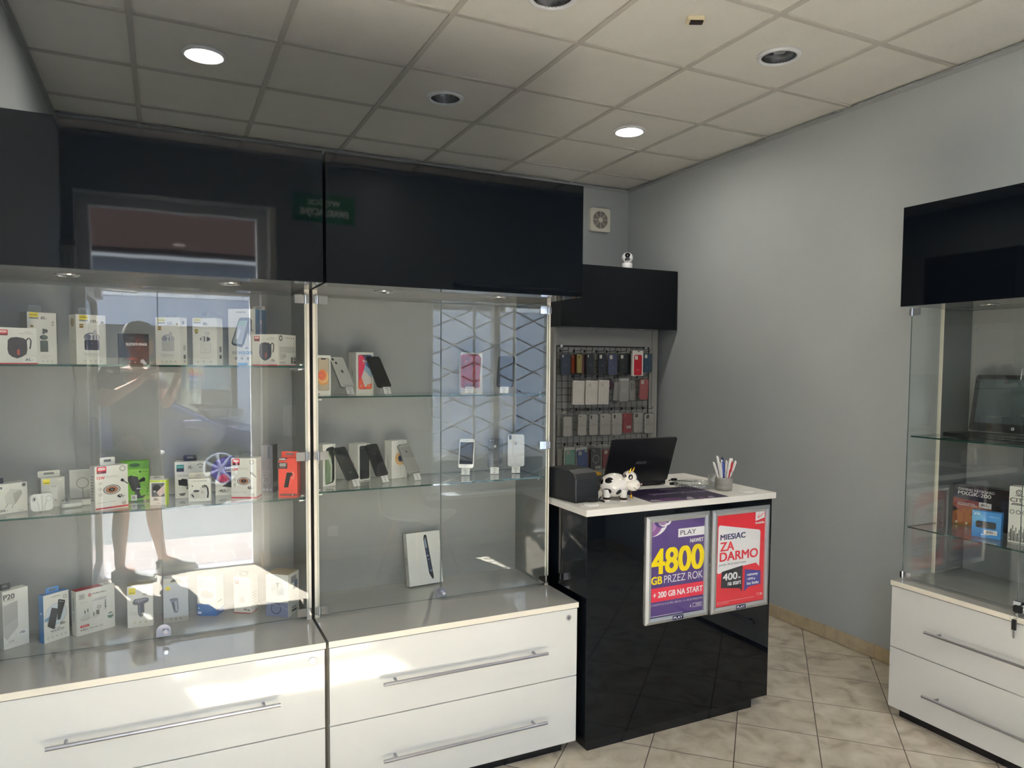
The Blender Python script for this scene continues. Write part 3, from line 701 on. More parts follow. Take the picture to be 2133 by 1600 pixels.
def tall_buds(c, c2, lid, price, pale=False):
    y = 0xf2e67e if pale else YL
    return yellow_tag(.11, .865, .40, .985, 'PAVAREAL', y) + [hand(price, .48, .84, .74, .90), ('E', .88, .855, .055, .045, GD), ('V', '3.7', .85, .845, .915, .87, 0x2a2410), ('R', .11, .73, .24, .81, 0x8a6a24), ('V', 'Hi-Res', .125, .765, .225, .785, 0xe8d8a0)] + buds_case(.26, .29, .76, .66, c, c2, lid) + \
        [('T', 'SUPER HIRES AUDIO', .22, .225, .74, .240, LG), ('T', 'WIRELESS EARPHONES', .25, .195, .74, .212, DG), ('T', 'WITH ANC', .30, .160, .70, .178, LG)] + icons((.27, .45, .62, .8), .075, .035, LG)
product('earbuds_box', 'white box picturing navy earbuds and marked 125,-', 'box', (-.157, -.62, T1), 25, .0935, .169, .060, tall_buds(0x2c3044, 0x6a6f82, 0x3a3d4c, '125,-'), 'L', [('T', 'PAVAREAL', .3, .45, .75, .47, LG), ('E', .5, .84, .25, .25, 0xb5ac80)], tab=(.42, .0415, .024, M_FILM), group=Gp1)
product('speaker_blister', 'small black bluetooth speaker package on the upper glass shelf', 'box', (-.031, -.66, T1), 8, .0925, .106, .022,
    [('P', [(.40, .0), (1, 0), (1, .42), (.85, .48), (.80, .98), (.55, 1), (.40, .6)], 0x2a1c20), ('P', [(.56, .42), (.78, .52), (.80, .75), (.84, .95), (.72, .98), (.6, .92), (.52, .72)], 0x40262a), ('P', [(.48, .50), (.62, .40), (.80, .42), (1, .45), (1, .30), (.85, .36), (.75, .02), (.62, .10), (.66, .30)], 0x0d0c10), ('Q', .24, .83, .56, .915, .05, 0x4a4648), ('R', .38, .845, .44, .9, 0x4a4648),
     ('V', 'BLUETOOTH SPEAKER', .25, .625, .94, .705, 0xf0f0f0), ('T', 'MXBS-01', .25, .59, .44, .608, 0xa8a4a4), ('P', [(.56, .75), (.60, .805), (.64, .75), (.60, .775)], 0xc8323a), ('T', 'ma', .27, .165, .38, .215, 0xb03a40), ('V', 'X', .39, .165, .46, .235, 0xe0484e), ('T', 'life', .47, .165, .60, .225, 0xb03a40), ('R', .27, .29, .35, .46, 0x3c3236), ('P', [(.70, .15), (.80, .19), (.92, .04), (.84, .01), (.75, .06)], 0xd8dce0)] + icons((.36, .53, .72), .085, .028, 0xd8d8d8),
    card=mat('black_card', (20, 17, 20), .3), group=Gp1)
product('earbuds_box', 'white box with pale grey earbuds print, marked 125,-', 'box', (.081, -.60, T1), -30, .0905, .168, .046, tall_buds(0xc6c4be, 0x8a8c94, 0x8c8c90, '125,-', True), 'R', [('R', .3, .86, .62, .93, GY), ('R', .45, .31, .75, .42, LG), ('R', .45, .13, .75, .22, DG), ('R', .45, .05, .75, .11, LG)], tab=(.5, .04, .010, M_FILM), group=Gp1)
product('earbuds_box', 'white box with white earbuds print, marked 85,-', 'box', (.201, -.58, T1), -29, .0905, .171, .047,
    yellow_tag(.06, .885, .345, .995, 'PAVAREAL', 0xf2e67e) + [hand('85,-', .45, .84, .66, .905), ('P', [(.10, .76), (.24, .76), (.24, .70), (.17, .655), (.10, .70)], 0x6e6220), ('V', '5.0', .125, .705, .215, .745, YL), ('E', .52, .555, .22, .11, 0x9a9a9a), ('E', .52, .55, .20, .085, 0x3d3f44), ('Q', .36, .48, .48, .60, .05, 0xd2d0cc), ('Q', .30, .26, .745, .50, .06, 0xdedcd6), ('S', [(.30, .29), (.33, .262), (.715, .262), (.745, .29), (.745, .47)], .012, 0xa8a6a0), ('R', .51, .315, .52, .35, DG), ('R', .53, .49, .585, .72, 0xeceae6), ('E', .63, .67, .065, .07, 0xeceae6), ('G', .63, .67, .045, .065, 0xa6a6a4), ('S', [(.53, .49), (.53, .72)], .01, 0xa8a6a0),
     ('T', 'TWS EARPHONES', .30, .145, .76, .16, LG)] + icons((.22, .46, .75), .075, .035, GY), 'R', [('T', 'PAVAREAL', .40, .60, .52, .85, LG), ('R', .4, .28, .75, .40, GY), ('R', .4, .14, .75, .22, DG)], tab=(.45, .040, .022, M_FILM, .2), group=Gp1)
product('bike_holder_box', 'tall white and blue bike phone holder box', 'box', (.326, -.53, T1), -33, .108, .212, .090,
    [('T', 'FOREVER', .30, .925, .66, .955, DG), ('P', [(.11, .40), (.40, .82), (.46, .845), (.80, .845), (.87, .80), (.58, .38), (.50, .32), (.16, .36)], 0x4b4d52), ('P', [(.16, .415), (.42, .795), (.72, .795), (.50, .375), (.20, .39)], 0xaab0b2), ('P', [(.34, .70), (.42, .795), (.70, .795), (.66, .70)], 0x8cab98), ('P', [(.36, .46), (.46, .62), (.40, .66), (.27, .48)], 0xd8dcdc), ('P', [(.74, .84), (.87, .80), (.86, .62), (.80, .50), (.70, .58)], 0x3f4044), ('S', [(.82, .72), (.86, .64), (.92, .60)], .02, 0x3f4044),
     ('T', 'BIKE', .14, .20, .36, .252, GY), ('V', 'HOLDER', .40, .20, .88, .252, 0x3f86b8), ('T', 'BIKE HOLDER', .44, .172, .60, .184, GY), ('Q', .34, .005, .70, .045, .02, 0x3a88bf)] + icons((.28, .50, .72), .125, .045, 0x4a4a4c), 'R', [('T', 'BIKE HOLDER', .40, .30, .56, .82, 0xe4eef4)], group=Gp1, sidecol=0x2f83ba, price=('50,-', .58, .27, .24, .075), tab=(.75, .05, .016, mat('loose_flap', (238, 238, 234), .5), .9))
product('speaker_box', 'white box picturing a navy portable speaker, standing by the cabinet post', 'box', (.398, -.655, T1), -42, .107, .114, .115, speaker_art(0x3c4052, 0xb0524e, False), 'R',
    [('G', .16, .88, .05, .09, DG), ('E', .5, .89, .02, .02, DG), ('E', .62, .89, .02, .02, DG), ('E', .74, .89, .02, .02, DG), ('E', .86, .89, .02, .02, DG)] + lines(.08, .95, .42, .62, 8, LG, .1, 3) + lines(.08, .45, .2, .40, 8, LG, .4, 4) + [('T', 'CE', .25, .28, .40, .33, DG), ('R', .68, .07, .80, .28, 0x6d6a66), ('R', .83, .07, .95, .16, DG), ('R', .83, .18, .95, .28, GY), ('R', 0, 0, 1, .02, 0xc43440)] + icons((.12, .22, .32), .1, .04, GY), group=Gp1)

def cropu(items, a):
    f = lambda x: (x-a)/(1-a); o = []
    for it in items:
        k = it[0]
        if k in 'RQTVK' and f(it[3] if k in 'RQ' else it[4]) > 0:
            o.append((k, max(0, f(it[1])), it[2], f(it[3]), *it[4:]) if k in 'RQ' else (k, it[1], max(0, f(it[2])), it[3], f(it[4]), *it[5:]))
        elif k in 'EG' and f(it[1]) > 0: o.append((k, f(it[1]), it[2], it[3]/(1-a), it[4]/(1-a), it[5]))
        elif k == 'P': o.append((k, [(max(0, f(x)), z) for x, z in it[1]], it[2]))
        elif k == 'S': o.append((k, [(max(0, f(x)), z) for x, z in it[1]], it[2]/(1-a), it[3]))
    return o
# middle shelf
product('charger_box', 'white mains charger box marked 50,-, by the cabinet left end', 'box', (-.3868, -.634, T2), 33, .0896, .098, .045,
    cropu([('R', .20, .84, .44, .91, 0x25262c), ('V', 'MCDODO', .22, .86, .42, .89, 0xe8e8e8), ('T', '20W PD', .26, .72, .42, .75, 0xb4c08a), ('T', 'QUICK CHARGER', .22, .65, .58, .675, 0xb4c08a), ('G', .92, .91, .028, .045, 0x35332c), ('E', .92, .91, .022, .022, 0x35332c), ('P', [(.48, .58), (.62, .82), (.86, .76), (.88, .62), (.72, .28), (.52, .32)], 0xd2d0c8), ('P', [(.67, .66), (.86, .74), (.88, .62), (.72, .28)], 0xb0aea6), ('S', [(.56, .32), (.50, .20)], .02, 0xa6a49c), ('S', [(.68, .30), (.64, .17)], .02, 0xa6a49c), ('E', .24, .22, .055, .055, 0x55534e), hand('50,-', .37, .06, .55, .15), ('R', .78, .05, .90, .065, LG)], .332),
    tab=(.12, .036, .018, mat('navy_tab', (46, 50, 66), .4)), group=Gp2)
product('plug_box', 'grey-white plug adapter box with a yellow square', 'box', (-.276, -.56, T2), 20, .070, .102, .040,
    [('R', .08, .78, .37, .96, YL), ('V', 'baseus', .13, .81, .33, .84, 0x4c4a20), ('V', '15W', .72, .87, .92, .94, 0xe4e2dc), ('Q', .36, .22, .70, .72, .05, 0xd8d6d0), ('Q', .40, .28, .66, .50, .04, 0xe2e0da), ('S', [(.44, .68), (.50, .70)], .03, DG), ('S', [(.56, .68), (.62, .70)], .03, DG), ('S', [(.45, .26), (.45, .20)], .03, DG), ('S', [(.60, .26), (.60, .20)], .03, DG), ('T', 'TRAVEL ADAPTER', .40, .10, .8, .115, LG)], 'L', lines(.1, .9, .2, .9, 14, 0x96948c), card=mat('grey_card', (206, 204, 196), .4), tab=(.40, .066, .022, mat('cream_tab', (214, 212, 200), .45)), group=Gp2)
# clear cases with wired earphones
def earphone_case(label, loc, rot, upright=True):
    t = thing('earphones_case', label, 'case', loc); t.rotation_euler = rot
    b = B(); b.prism(rrect(-.034, 0, .034, .062, .015, 6), -.020, 0, T=RX); b.build('clear_lid', M_ACRYL, t)
    b = B(); b.prism(rrect(-.0315, .0025, .0315, .0595, .013, 6), -.016, -.004, T=RX); b.build('tray', mat('white_plastic', (238, 237, 232), .4), t, bevel=.002)
    b = B(); b.tube([(-.020, .002, .042), (-.014, .002, .036), (-.010, .002, .022), (-.009, .002, .006)], .0016, 6).tube([(.020, .002, .042), (.014, .002, .036), (.008, .002, .022), (.007, .002, .006)], .0016, 6).tube([(0, .002, .055), (0, .002, .006)], .002, 6)
    b.ball((-.020, .0018, .043), .0085, .0035, .0085, 12).ball((.020, .0018, .043), .0085, .0035, .0085, 12)
    b.build('earphones', mat('earphone_white', (226, 226, 224), .3), t)
    b = B(); b.ball((-.021, -.0014, .043), .003, .0012, .005, 8); b.build('earphone_mesh', M_DARK, t)
    return t
earphone_case('clear rounded case of white wired earphones standing upright', (-.262, -.648, T2+.0035), (-.12, 0, .32))
t = earphone_case('clear rounded earphones case lying flat on the glass shelf', (-.182, -.60, T2+.0205), (-math.pi/2, 0, .25))
product('magnetic_charger_box', 'open white book-like box showing a round charger outline', 'box', (-.199, -.505, T2), 5, .078, .118, .012,
    [('R', 0, 0, 1, 1, 0xc8c6c0), ('T', 'MagSafe Charger', .10, .925, .62, .94, GY), ('G', .50, .60, .225, .245, 0x57554f), ('S', [(.50, .47), (.51, .30), (.51, .06)], .025, 0x6a6862)], group=Gp2)
product('box_base', 'shallow white lower half of the open charger box', 'box', (-.199, -.555, T2), 5, .078, .020, .044, [('R', 0, .0, 1, .7, 0xf2f0ea)], top=[('R', .02, .05, .98, .95, 0xaeaca4), ('R', .60, .05, .62, .95, 0x8c8a84)], group=Gp2)
def wireless_art(price):
    return red_logo(.06, .83, .345, .985) + [('V', '15W', .06, .70, .29, .765, 0xc03a40), ('T', 'MINI MAGNETIC', .33, .742, .68, .765, GY), ('T', 'WIRELESS CHARGER', .33, .712, .74, .732, LG), ('E', .50, .45, .26, .155, 0x4a4648), ('E', .50, .45, .235, .135, 0xd8d4d0), ('E', .50, .45, .19, .112, 0x2c2726), ('E', .50, .45, .175, .10, 0xb57b5d), ('E', .50, .45, .105, .062, 0x2a2528), ('E', .50, .45, .03, .02, 0x8a8a8a),
        ('S', [(.66, .30), (.76, .25)], .035, 0x2a2a2c), ('S', [(.78, .66), (.86, .62)], .085, 0x2e2e30), ('S', [(.86, .62), (.99, .545)], .03, 0x2e2e30), ('R', .06, .17, .34, .18, LG), ('R', .38, .175, .62, .185, LG), ('R', .0, .03, 1, .065, 0xc03a40), ('P', [(.78, .11), (.86, .06), (.94, .11), (.90, .16), (.82, .16)], 0xc0bcb6), ('G', .83, .91, .06, .10, LG)] + icons((.15,), .61, .055, LG) + icons((.15,), .485, .055, LG) + icons((.15,), .36, .055, LG) + [hand(price, .66, .255, .90, .32)]
product('wireless_charger_box', 'white 15W wireless charger box in front of the green box', 'box', (-.107, -.697, T2), 25, .105, .150, .040, wireless_art('75,-'), 'L', lines(.2, .8, .2, .8, 9, 0xbcb8b0), tab=(.46, .048, .026, mat('white_tab', (236, 234, 226), .4)), group=Gp2)
product('car_mount_box', 'bright green car phone mount box', 'box', (-.040, -.553, T2), 0, .092, .146, .045,
    [('R', 0, .80, 1, 1, 0x5f9c34), ('E', .50, .90, .19, .075, 0x2f5a34), ('P', [(.22, .60), (.34, .65), (.60, .61), (.70, .32), (.62, .23), (.40, .27)], 0x2f3133), ('S', [(.44, .63), (.52, .35)], .012, 0x55585a), ('P', [(.62, .52), (.80, .60), (.86, .56), (.84, .50), (.66, .47)], 0x17181a), ('P', [(.48, .26), (.64, .24), (.70, .13), (.86, .16), (.80, .09), (.52, .06)], 0x4a4c4e), ('V', 'DUDAO', .55, .30, .70, .335, 0xdadada), ('S', [(.38, .65), (.48, .73), (.58, .65)], .012, 0x3d6a24), ('S', [(.66, .44), (.92, .38), (.84, .50)], .012, 0x3d6a24), ('E', .68, .735, .04, .04, 0x3d6a24), ('R', .76, .73, .95, .745, 0x5a8c34), ('R', 0, .0, 1, .035, 0x3c6a2e), ('R', .80, .01, .88, .025, 0xe8e8e0)] + icons((.92,), .32, .03, 0x4c7c2c) + icons((.92,), .24, .03, 0x4c7c2c) + icons((.92,), .16, .03, 0x4c7c2c),
    card=mat('green_card', (124, 184, 62), .4), group=Gp2, price=('35,-', .36, .03, .20, .14))
product('cable_box', 'small white and lime box marked 30,-', 'box', (.054, -.651, T2), -14, .0545, .090, .030,
    [('R', .0, .90, 1, .97, 0xc4d84c), ('R', .92, .0, 1, .95, 0xc4d84c), ('R', .12, .30, .88, .86, 0x6b6d6f), ('E', .42, .66, .24, .24, 0x2d2d30), ('P', [(.40, .50), (.88, .80), (.88, .46), (.60, .34)], 0xdfc9c6), ('E', .30, .54, .07, .05, 0xe8e8e8), ('R', .12, .15, .88, .33, 0xeceae4), hand('30,-', .20, .17, .58, .27), ('T', 'maXlife', .38, .05, .62, .09, GY)], 'R', [('R', 0, 0, 1, .97, 0xc4d84c)], group=Gp2, tab=(.45, .046, .013, mat('flap_grey', (190, 188, 180), .5), .05))
product('vent_mount_box', 'white car vent mount box with a teal square, marked 35,-', 'box', (.135, -.547, T2), -8, .104, .135, .050,
    [('R', .06, .82, .30, .92, 0x1f8f86), ('R', .06, .73, .30, .82, 0x24262a), ('V', 'JOYROOM', .09, .84, .27, .87, 0xd8eeea), hand('35,-', .42, .80, .60, .88), ('S', [(.73, .90), (.83, .94), (.93, .90)], .02, DG), ('T', '360', .78, .82, .89, .87, DG), ('T', 'MECHANICAL', .10, .60, .62, .64, GY), ('P', [(.11, .52), (.18, .50), (.24, .54), (.40, .52), (.42, .32), (.22, .35), (.12, .36)], 0x26272a), ('P', [(.37, .30), (.42, .30), (.42, .25), (.38, .25)], 0x3c3c3e), ('P', [(.12, .13), (.35, .15), (.30, .07), (.18, .07)], 0x7a7672)],
    tab=(.48, .045, .022, mat('black_tab', (34, 35, 42), .4)), group=Gp2)
product('car_charger_box', 'small white box printed CAR CHARGER, standing in front', 'box', (.177, -.640, T2), -8, .0745, .084, .038,
    [('T', 'CAR CHARGER', .14, .855, .82, .925, 0x7a746c), ('T', '3A', .44, .79, .52, .825, LG), ('S', [(.03, .64), (.03, .74), (.20, .74)], .008, DG), ('E', .18, .68, .03, .03, BK), ('P', [(.06, .24), (.08, .36), (.24, .44), (.48, .46), (.50, .16), (.30, .13), (.14, .15)], 0xd2cec6), ('S', [(.15, .32), (.24, .20)], .065, 0x2b2b2e), ('E', .36, .46, .14, .05, 0x4a4848), ('Q', .50, .12, .78, .62, .08, 0xdcd8d0), ('G', .62, .40, .035, .055, 0x8a8680), ('Q', .60, .60, .76, .70, .03, 0x8a8680), ('S', [(.70, .70), (.80, .66), (.86, .55), (.88, .35), (.85, .15)], .075, 0x3c3e42)],
    tab=(.5, .070, .020, mat('flap_cream', (206, 200, 186), .5), .3), group=Gp2)
product('magnet_mount_box', 'white box with a purple circle reading UCHWYT SAMOCHODOWY', 'box', (.272, -.543, T2), -8, .112, .116, .032,
    [('E', .46, .83, .50, .47, 0x4b3f86), ('G', .30, .82, .0, .42, 0x5d53a0), ('E', .12, .74, .06, .06, 0x332a66), ('E', .28, .64, .06, .06, 0x332a66), ('E', .22, .92, .06, .06, 0x332a66), ('V', 'UCHWYT', .32, .84, .98, .93, WH), ('V', 'SAMOCHODOWY', .32, .755, 1.0, .81, WH), ('E', .27, .54, .18, .16, 0xc2406a), ('R', .16, .40, .38, .44, 0x1e1e22), ('P', [(.20, .30), (.50, .46), (.66, .30), (.74, .40), (1, .30), (1, .62), (.62, .62), (.70, .22), (.48, .26)], 0x3a3c40), hand('40,-', .10, .10, .42, .20)],
    tab=(.68, .086, .026, mat('grey_tab', (158, 160, 158), .45), .5), group=Gp2)
product('wireless_charger_box', 'white 15W wireless charger box beside the purple-grey earbuds box', 'box', (.320, -.649, T2), -24, .0905, .152, .060, wireless_art('75,-'), 'R', [('R', .3, .2, .7, .7, 0xe8d8d0), ('R', 0, .03, 1, .065, 0xc03a40)], tab=(.5, .042, .026, M_FILM, .2), group=Gp2)
product('earbuds_box', 'slim purple-grey earbuds box beside the red box', 'box', (.435, -.547, T2), -27, .046, .185, .052,
    [('R', .58, .72, .74, .97, 0x4a5468), ('T', 'WIRELESS', .10, .44, .80, .47, 0xa8a4b4), ('T', 'EARBUDS', .10, .39, .75, .42, 0xa8a4b4), ('G', .45, .27, .30, .34, 0xa8a4b4), ('G', .30, .25, .12, .16, 0xa8a4b4), ('R', .15, .05, .35, .09, 0xb8b4c4), ('R', .42, .05, .62, .09, 0xb8b4c4), ('E', .82, .07, .08, .08, 0xb8b4c4)], 'R', [('R', 0, 0, 1, 1, 0x3b3a3c), ('R', .1, .12, .9, .22, 0x77736e)], card=mat('mauve_card', (124, 122, 134), .35), group=Gp2)
product('headset_box', 'bright red headset box next to the cabinet post', 'box', (.483, -.668, T2), -24, .0690, .148, .050,
    [('P', [(.0, .93), (.0, 1.0), (.50, 1.0), (.38, .93)], 0x1c1718), ('V', 'KAKUSIGA', .04, .945, .40, .985, WH), ('Q', .0, .72, .48, .88, .04, 0x3a2a2a), ('V', 'INTELLIGENT', .07, .835, .43, .86, WH), ('V', 'EARPHONE', .07, .795, .40, .825, WH), ('R', .07, .75, .38, .785, 0x8a6a66), ('P', [(.28, .245), (.52, .25), (.64, .52), (.76, .57), (.72, .625), (.44, .625)], 0x2a2526), ('S', [(.68, .50), (.78, .46), (.84, .54), (.80, .625), (.70, .635)], .022, 0xe8d8d4), ('Q', .08, .035, .98, .085, .02, 0x6a2624), ('E', .74, .06, .035, .035, 0xf2e6e2), ('R', .10, .055, .62, .065, 0xb89a96)],
    card=mat('red_card', (226, 72, 54), .4), tab=(.56, .062, .022, mat('red_card', (0, 0, 0)), .3), group=Gp2)

# base of the left cabinet
product('power_bank_box', 'large white box printed P20 power bank', 'box', (-.3862, -.6092, T0), 36, .0794, .196, .035,
    cropu([('R', 0, .80, .42, .92, 0x46a04a), ('E', .36, .86, .03, .03, 0xd8ecd4), ('V', 'P20', .50, .85, .72, .935, 0x5a5a58), ('T', 'POWER BANK', .50, .818, .72, .84, GY), ('P', [(.45, .24), (.45, .76), (.78, .80), (.78, .34), (.55, .16)], 0xc6c4c0), ('P', [(.50, .40), (.50, .73), (.78, .79), (.78, .50)], 0xbab8b4), ('T', '10W', .58, .10, .70, .135, GY), ('T', 'wireless charging', .52, .065, .76, .085, LG)], .478), tab=(.22, .032, .022, mat('black_tab', (34, 35, 42), .4)), group=Gp3, price=('130,-', .54, .185, .40, .085))
product('power_bank_box', 'slim blue and white travel battery box marked 80,-', 'box', (-.274, -.602, T0), 38, .0865, .165, .028,
    [('T', 'FOREVER', .33, .915, .64, .945, DG), ('G', .84, .885, .055, .07, 0x4a4a4c), ('G', .48, .56, .40, .43, 0xb8c6d4), ('E', .48, .56, .36, .40, 0xdce4ea), ('P', [(.02, .50), (.20, .54), (.50, .62), (.50, .52), (.2, .46), (.02, .45)], 0x7fa4c4), ('P', [(.56, .82), (.60, .855), (.84, .80), (.85, .77), (.64, .42), (.52, .42)], 0x202328), ('P', [(.30, .69), (.33, .715), (.55, .66), (.56, .63), (.42, .27), (.36, .255), (.14, .345), (.14, .37)], 0x2a2e36), ('S', [(.60, .81), (.80, .77)], .03, 0x8a8a8c),
     hand('80,-', .62, .30, .88, .36), ('V', 'POLYMER', .38, .255, .64, .272, DG), ('V', 'TRAVEL BATTERY', .25, .205, .78, .235, 0x55586a), ('R', .25, .185, .78, .19, LG)] + icons((.15, .32, .49, .66, .83), .10, .045, 0xc0bcb4), 'L', [('E', .5, .62, .14, .14, 0xbcd4e8), ('R', .45, .2, .6, .32, 0x2d74b0)], group=Gp3, sidecol=0x2273b8, top=[('R', 0, 0, 1, 1, 0x2273b8)], tab=(.45, .044, .020, mat('blue_tab', (52, 124, 190), .4)))
product('travel_set_box', 'white travel charger set box with a red top', 'box', (-.182, -.573, T0), 29, .130, .159, .037,
    [('Q', .07, .80, .23, .92, .025, 0xcac8c2), ('V', '35W', .11, .85, .19, .875, 0x8a8882), ('E', .345, .865, .042, .042, 0xc43440), ('V', 'M', .325, .85, .365, .88, WH), ('V', 'FORCELL', .42, .86, .78, .892, 0x3a3c40), ('T', 'GaN fast charging', .09, .715, .27, .735, GY), ('Q', .40, .42, .80, .74, .04, 0xe6e4de), ('P', [(.40, .70), (.46, .76), (.80, .76), (.74, .70)], 0xc9c7c1), ('P', [(.72, .46), (.72, .68), (.76, .70), (.76, .46)], 0xc2c0ba), ('R', .735, .50, .765, .56, DG), ('R', .735, .58, .765, .62, DG), ('R', .735, .64, .765, .67, GY), ('G', .58, .55, .03, .05, GY), ('E', .22, .36, .13, .05, 0xd0cec8), ('R', .20, .47, .225, .55, DG), ('R', .275, .49, .30, .57, DG), ('P', [(.10, .36), (.20, .46), (.34, .47), (.34, .40), (.22, .34)], 0xdddbd5), ('P', [(.38, .34), (.42, .44), (.58, .46), (.60, .38), (.50, .32)], 0xdddbd5), ('R', .42, .38, .455, .46, 0x8a8882), ('R', .50, .39, .58, .49, 0x6a6862), ('E', .87, .30, .085, .085, 0x6f8f80), ('R', .79, .30, .95, .34, 0xe4e8e2), ('Q', .085, .175, .31, .225, .01, 0xc43440), ('V', 'TRAVEL', .12, .19, .28, .21, 0xf0d0d0), ('V', '4-IN-1', .085, .105, .27, .14, 0x4a4844), ('T', 'TRAVEL SET', .30, .105, .68, .14, 0x7a7872), ('T', 'multi-socket plug', .085, .065, .40, .08, LG)],
    'L', [('R', .35, .55, .65, .85, 0xc0beb6), ('R', .4, .3, .6, .5, 0xc0beb6)], group=Gp3, top=[('R', 0, 0, .70, 1, 0xae2c38), ('R', .70, 0, 1, 1, 0xe4e0d8), ('T', '90,-', .80, .35, .94, .7, 0x4a4a52)])
product('car_charger_box', 'white box picturing a wide grey car charger, marked 70,-', 'box', (-.027, -.556, T0), -2, .083, .153, .045,
    [('R', .06, .80, .33, .95, YL), ('V', 'baseus', .10, .825, .29, .845, 0x4c4a20), ('T', 'Energy Column', .50, .90, .92, .915, LG), ('T', 'Car Wireless MP3', .45, .87, .92, .885, LG), hand('70,-', .60, .745, .84, .80), ('P', [(.20, .61), (.28, .68), (.72, .70), (.84, .67), (.82, .60), (.66, .55), (.44, .53), (.24, .55)], 0x686c74), ('P', [(.26, .63), (.34, .67), (.72, .685), (.80, .655), (.44, .585)], 0x9296a0), ('P', [(.40, .55), (.65, .57), (.66, .36), (.60, .27), (.52, .235), (.44, .28), (.40, .36)], 0x5a5e66), ('P', [(.44, .55), (.50, .55), (.50, .30), (.45, .31)], 0x7e828c)] + icons((.27, .49, .71), .12, .05, 0xb4b078), group=Gp3, top=[('R', 0, 0, 1, 1, 0xa8a294)])
product('car_charger_box', 'pale box picturing a bullet-shaped grey car charger', 'box', (.089, -.552, T0), -3, .083, .165, .040,
    [('R', .0, .87, 1, 1.0, 0xc9c6ba), ('P', [(.28, .91), (.36, .96), (.42, .985), (.58, .985), (.64, .96), (.72, .91)], 0x3a382c), ('T', '70,-', .60, .878, .80, .905, DG), ('R', .10, .73, .29, .82, YL), ('V', 'baseus', .13, .745, .26, .758, 0x4c4a20), ('E', .43, .52, .18, .055, 0x787c86), ('P', [(.27, .50), (.59, .52), (.60, .46), (.62, .30), (.58, .22), (.50, .205), (.42, .23), (.34, .42)], 0x84889a), ('P', [(.46, .47), (.54, .48), (.58, .26), (.50, .25)], 0xb8bcc6), ('P', [(.34, .44), (.42, .46), (.46, .25), (.42, .25)], 0x5c6068), ('R', 0, .0, 1, .12, 0xbab8b2)] + icons((.30, .50, .69), .075, .042, 0x62625e), card=mat('pale_card', (204, 208, 212), .4), group=Gp3)
product('car_charger_box', 'white and blue car charger box standing in the strip of reflected sun', 'box', (.204, -.510, T0), -30, .0755, .150, .059,
    [('T', '70,-', .10, .86, .36, .90, GY), ('T', 'CAR CHARGER', .05, .74, .95, .79, LG), ('P', [(.20, .60), (.45, .66), (.86, .56), (.80, .46), (.45, .44), (.2, .50)], 0xbcbab4), ('P', [(.0, .0), (1, .0), (1, .16), (.6, .30), (0, .30)], 0x2f74c0), ('R', .04, .04, .22, .10, 0xd8e6f2), ('R', .05, .17, .14, .20, 0xd8e6f2)], 'R', [('P', [(0, 0), (1, 0), (1, .14), (0, .16)], 0x2f74c0), ('R', .2, .32, .7, .36, LG)], group=Gp3)
product('car_charger_box', 'white charger box with a red bottom edge', 'box', (.332, -.535, T0), -33, .0705, .138, .055, red_logo(.06, .82, .30, .93) + [('P', [(.30, .40), (.45, .50), (.60, .44), (.68, .32), (.5, .27), (.32, .30)], 0xbdbbb6), hand('40,-', .55, .07, .85, .13), ('R', 0, 0, 1, .02, 0xc43440), ('E', .86, .09, .06, .05, GY)], 'R', lines(.15, .85, .2, .6, 5, 0xd0cec8) + [('R', 0, 0, 1, .02, 0xc43440)], tab=(.5, .036, .022, M_FILM, .2), group=Gp3)
product('cable_organiser_box', 'kraft-topped white box by the bottom door hinge', 'box', (.439, -.622, T0), -38, .093, .162, .080,
    [('T', 'Multi port Desktop', .10, .86, .72, .895, DG), ('E', .52, .66, .28, .28, 0x9aa6b4), ('E', .52, .74, .10, .08, 0xe8e6e0), ('P', [(.46, .80), (.58, .80), (.55, .70), (.5, .68)], 0x4a4a50), ('R', .60, .52, .80, .66, 0x7a90a8), ('R', .30, .50, .50, .62, 0xc8ccd0), ('R', 0, 0, 1, .34, 0x8c92b4), ('G', .45, .19, .20, .23, 0x3a4060), ('S', [(.0, .26), (.4, .30), (1, .18)], .03, 0xa8aec8)], 'R', [('R', .25, .76, .75, .92, 0x8a8c94), ('R', .35, .60, .55, .62, GY), ('R', .55, .66, .85, .80, 0x4a6a94), ('R', .45, .60, .8, .68, 0x5a6270), ('R', .3, .16, .7, .19, GY), ('R', .3, .08, .75, .13, DG)], top=[('R', 0, 0, 1, 1, 0xb09a78)], group=Gp3)
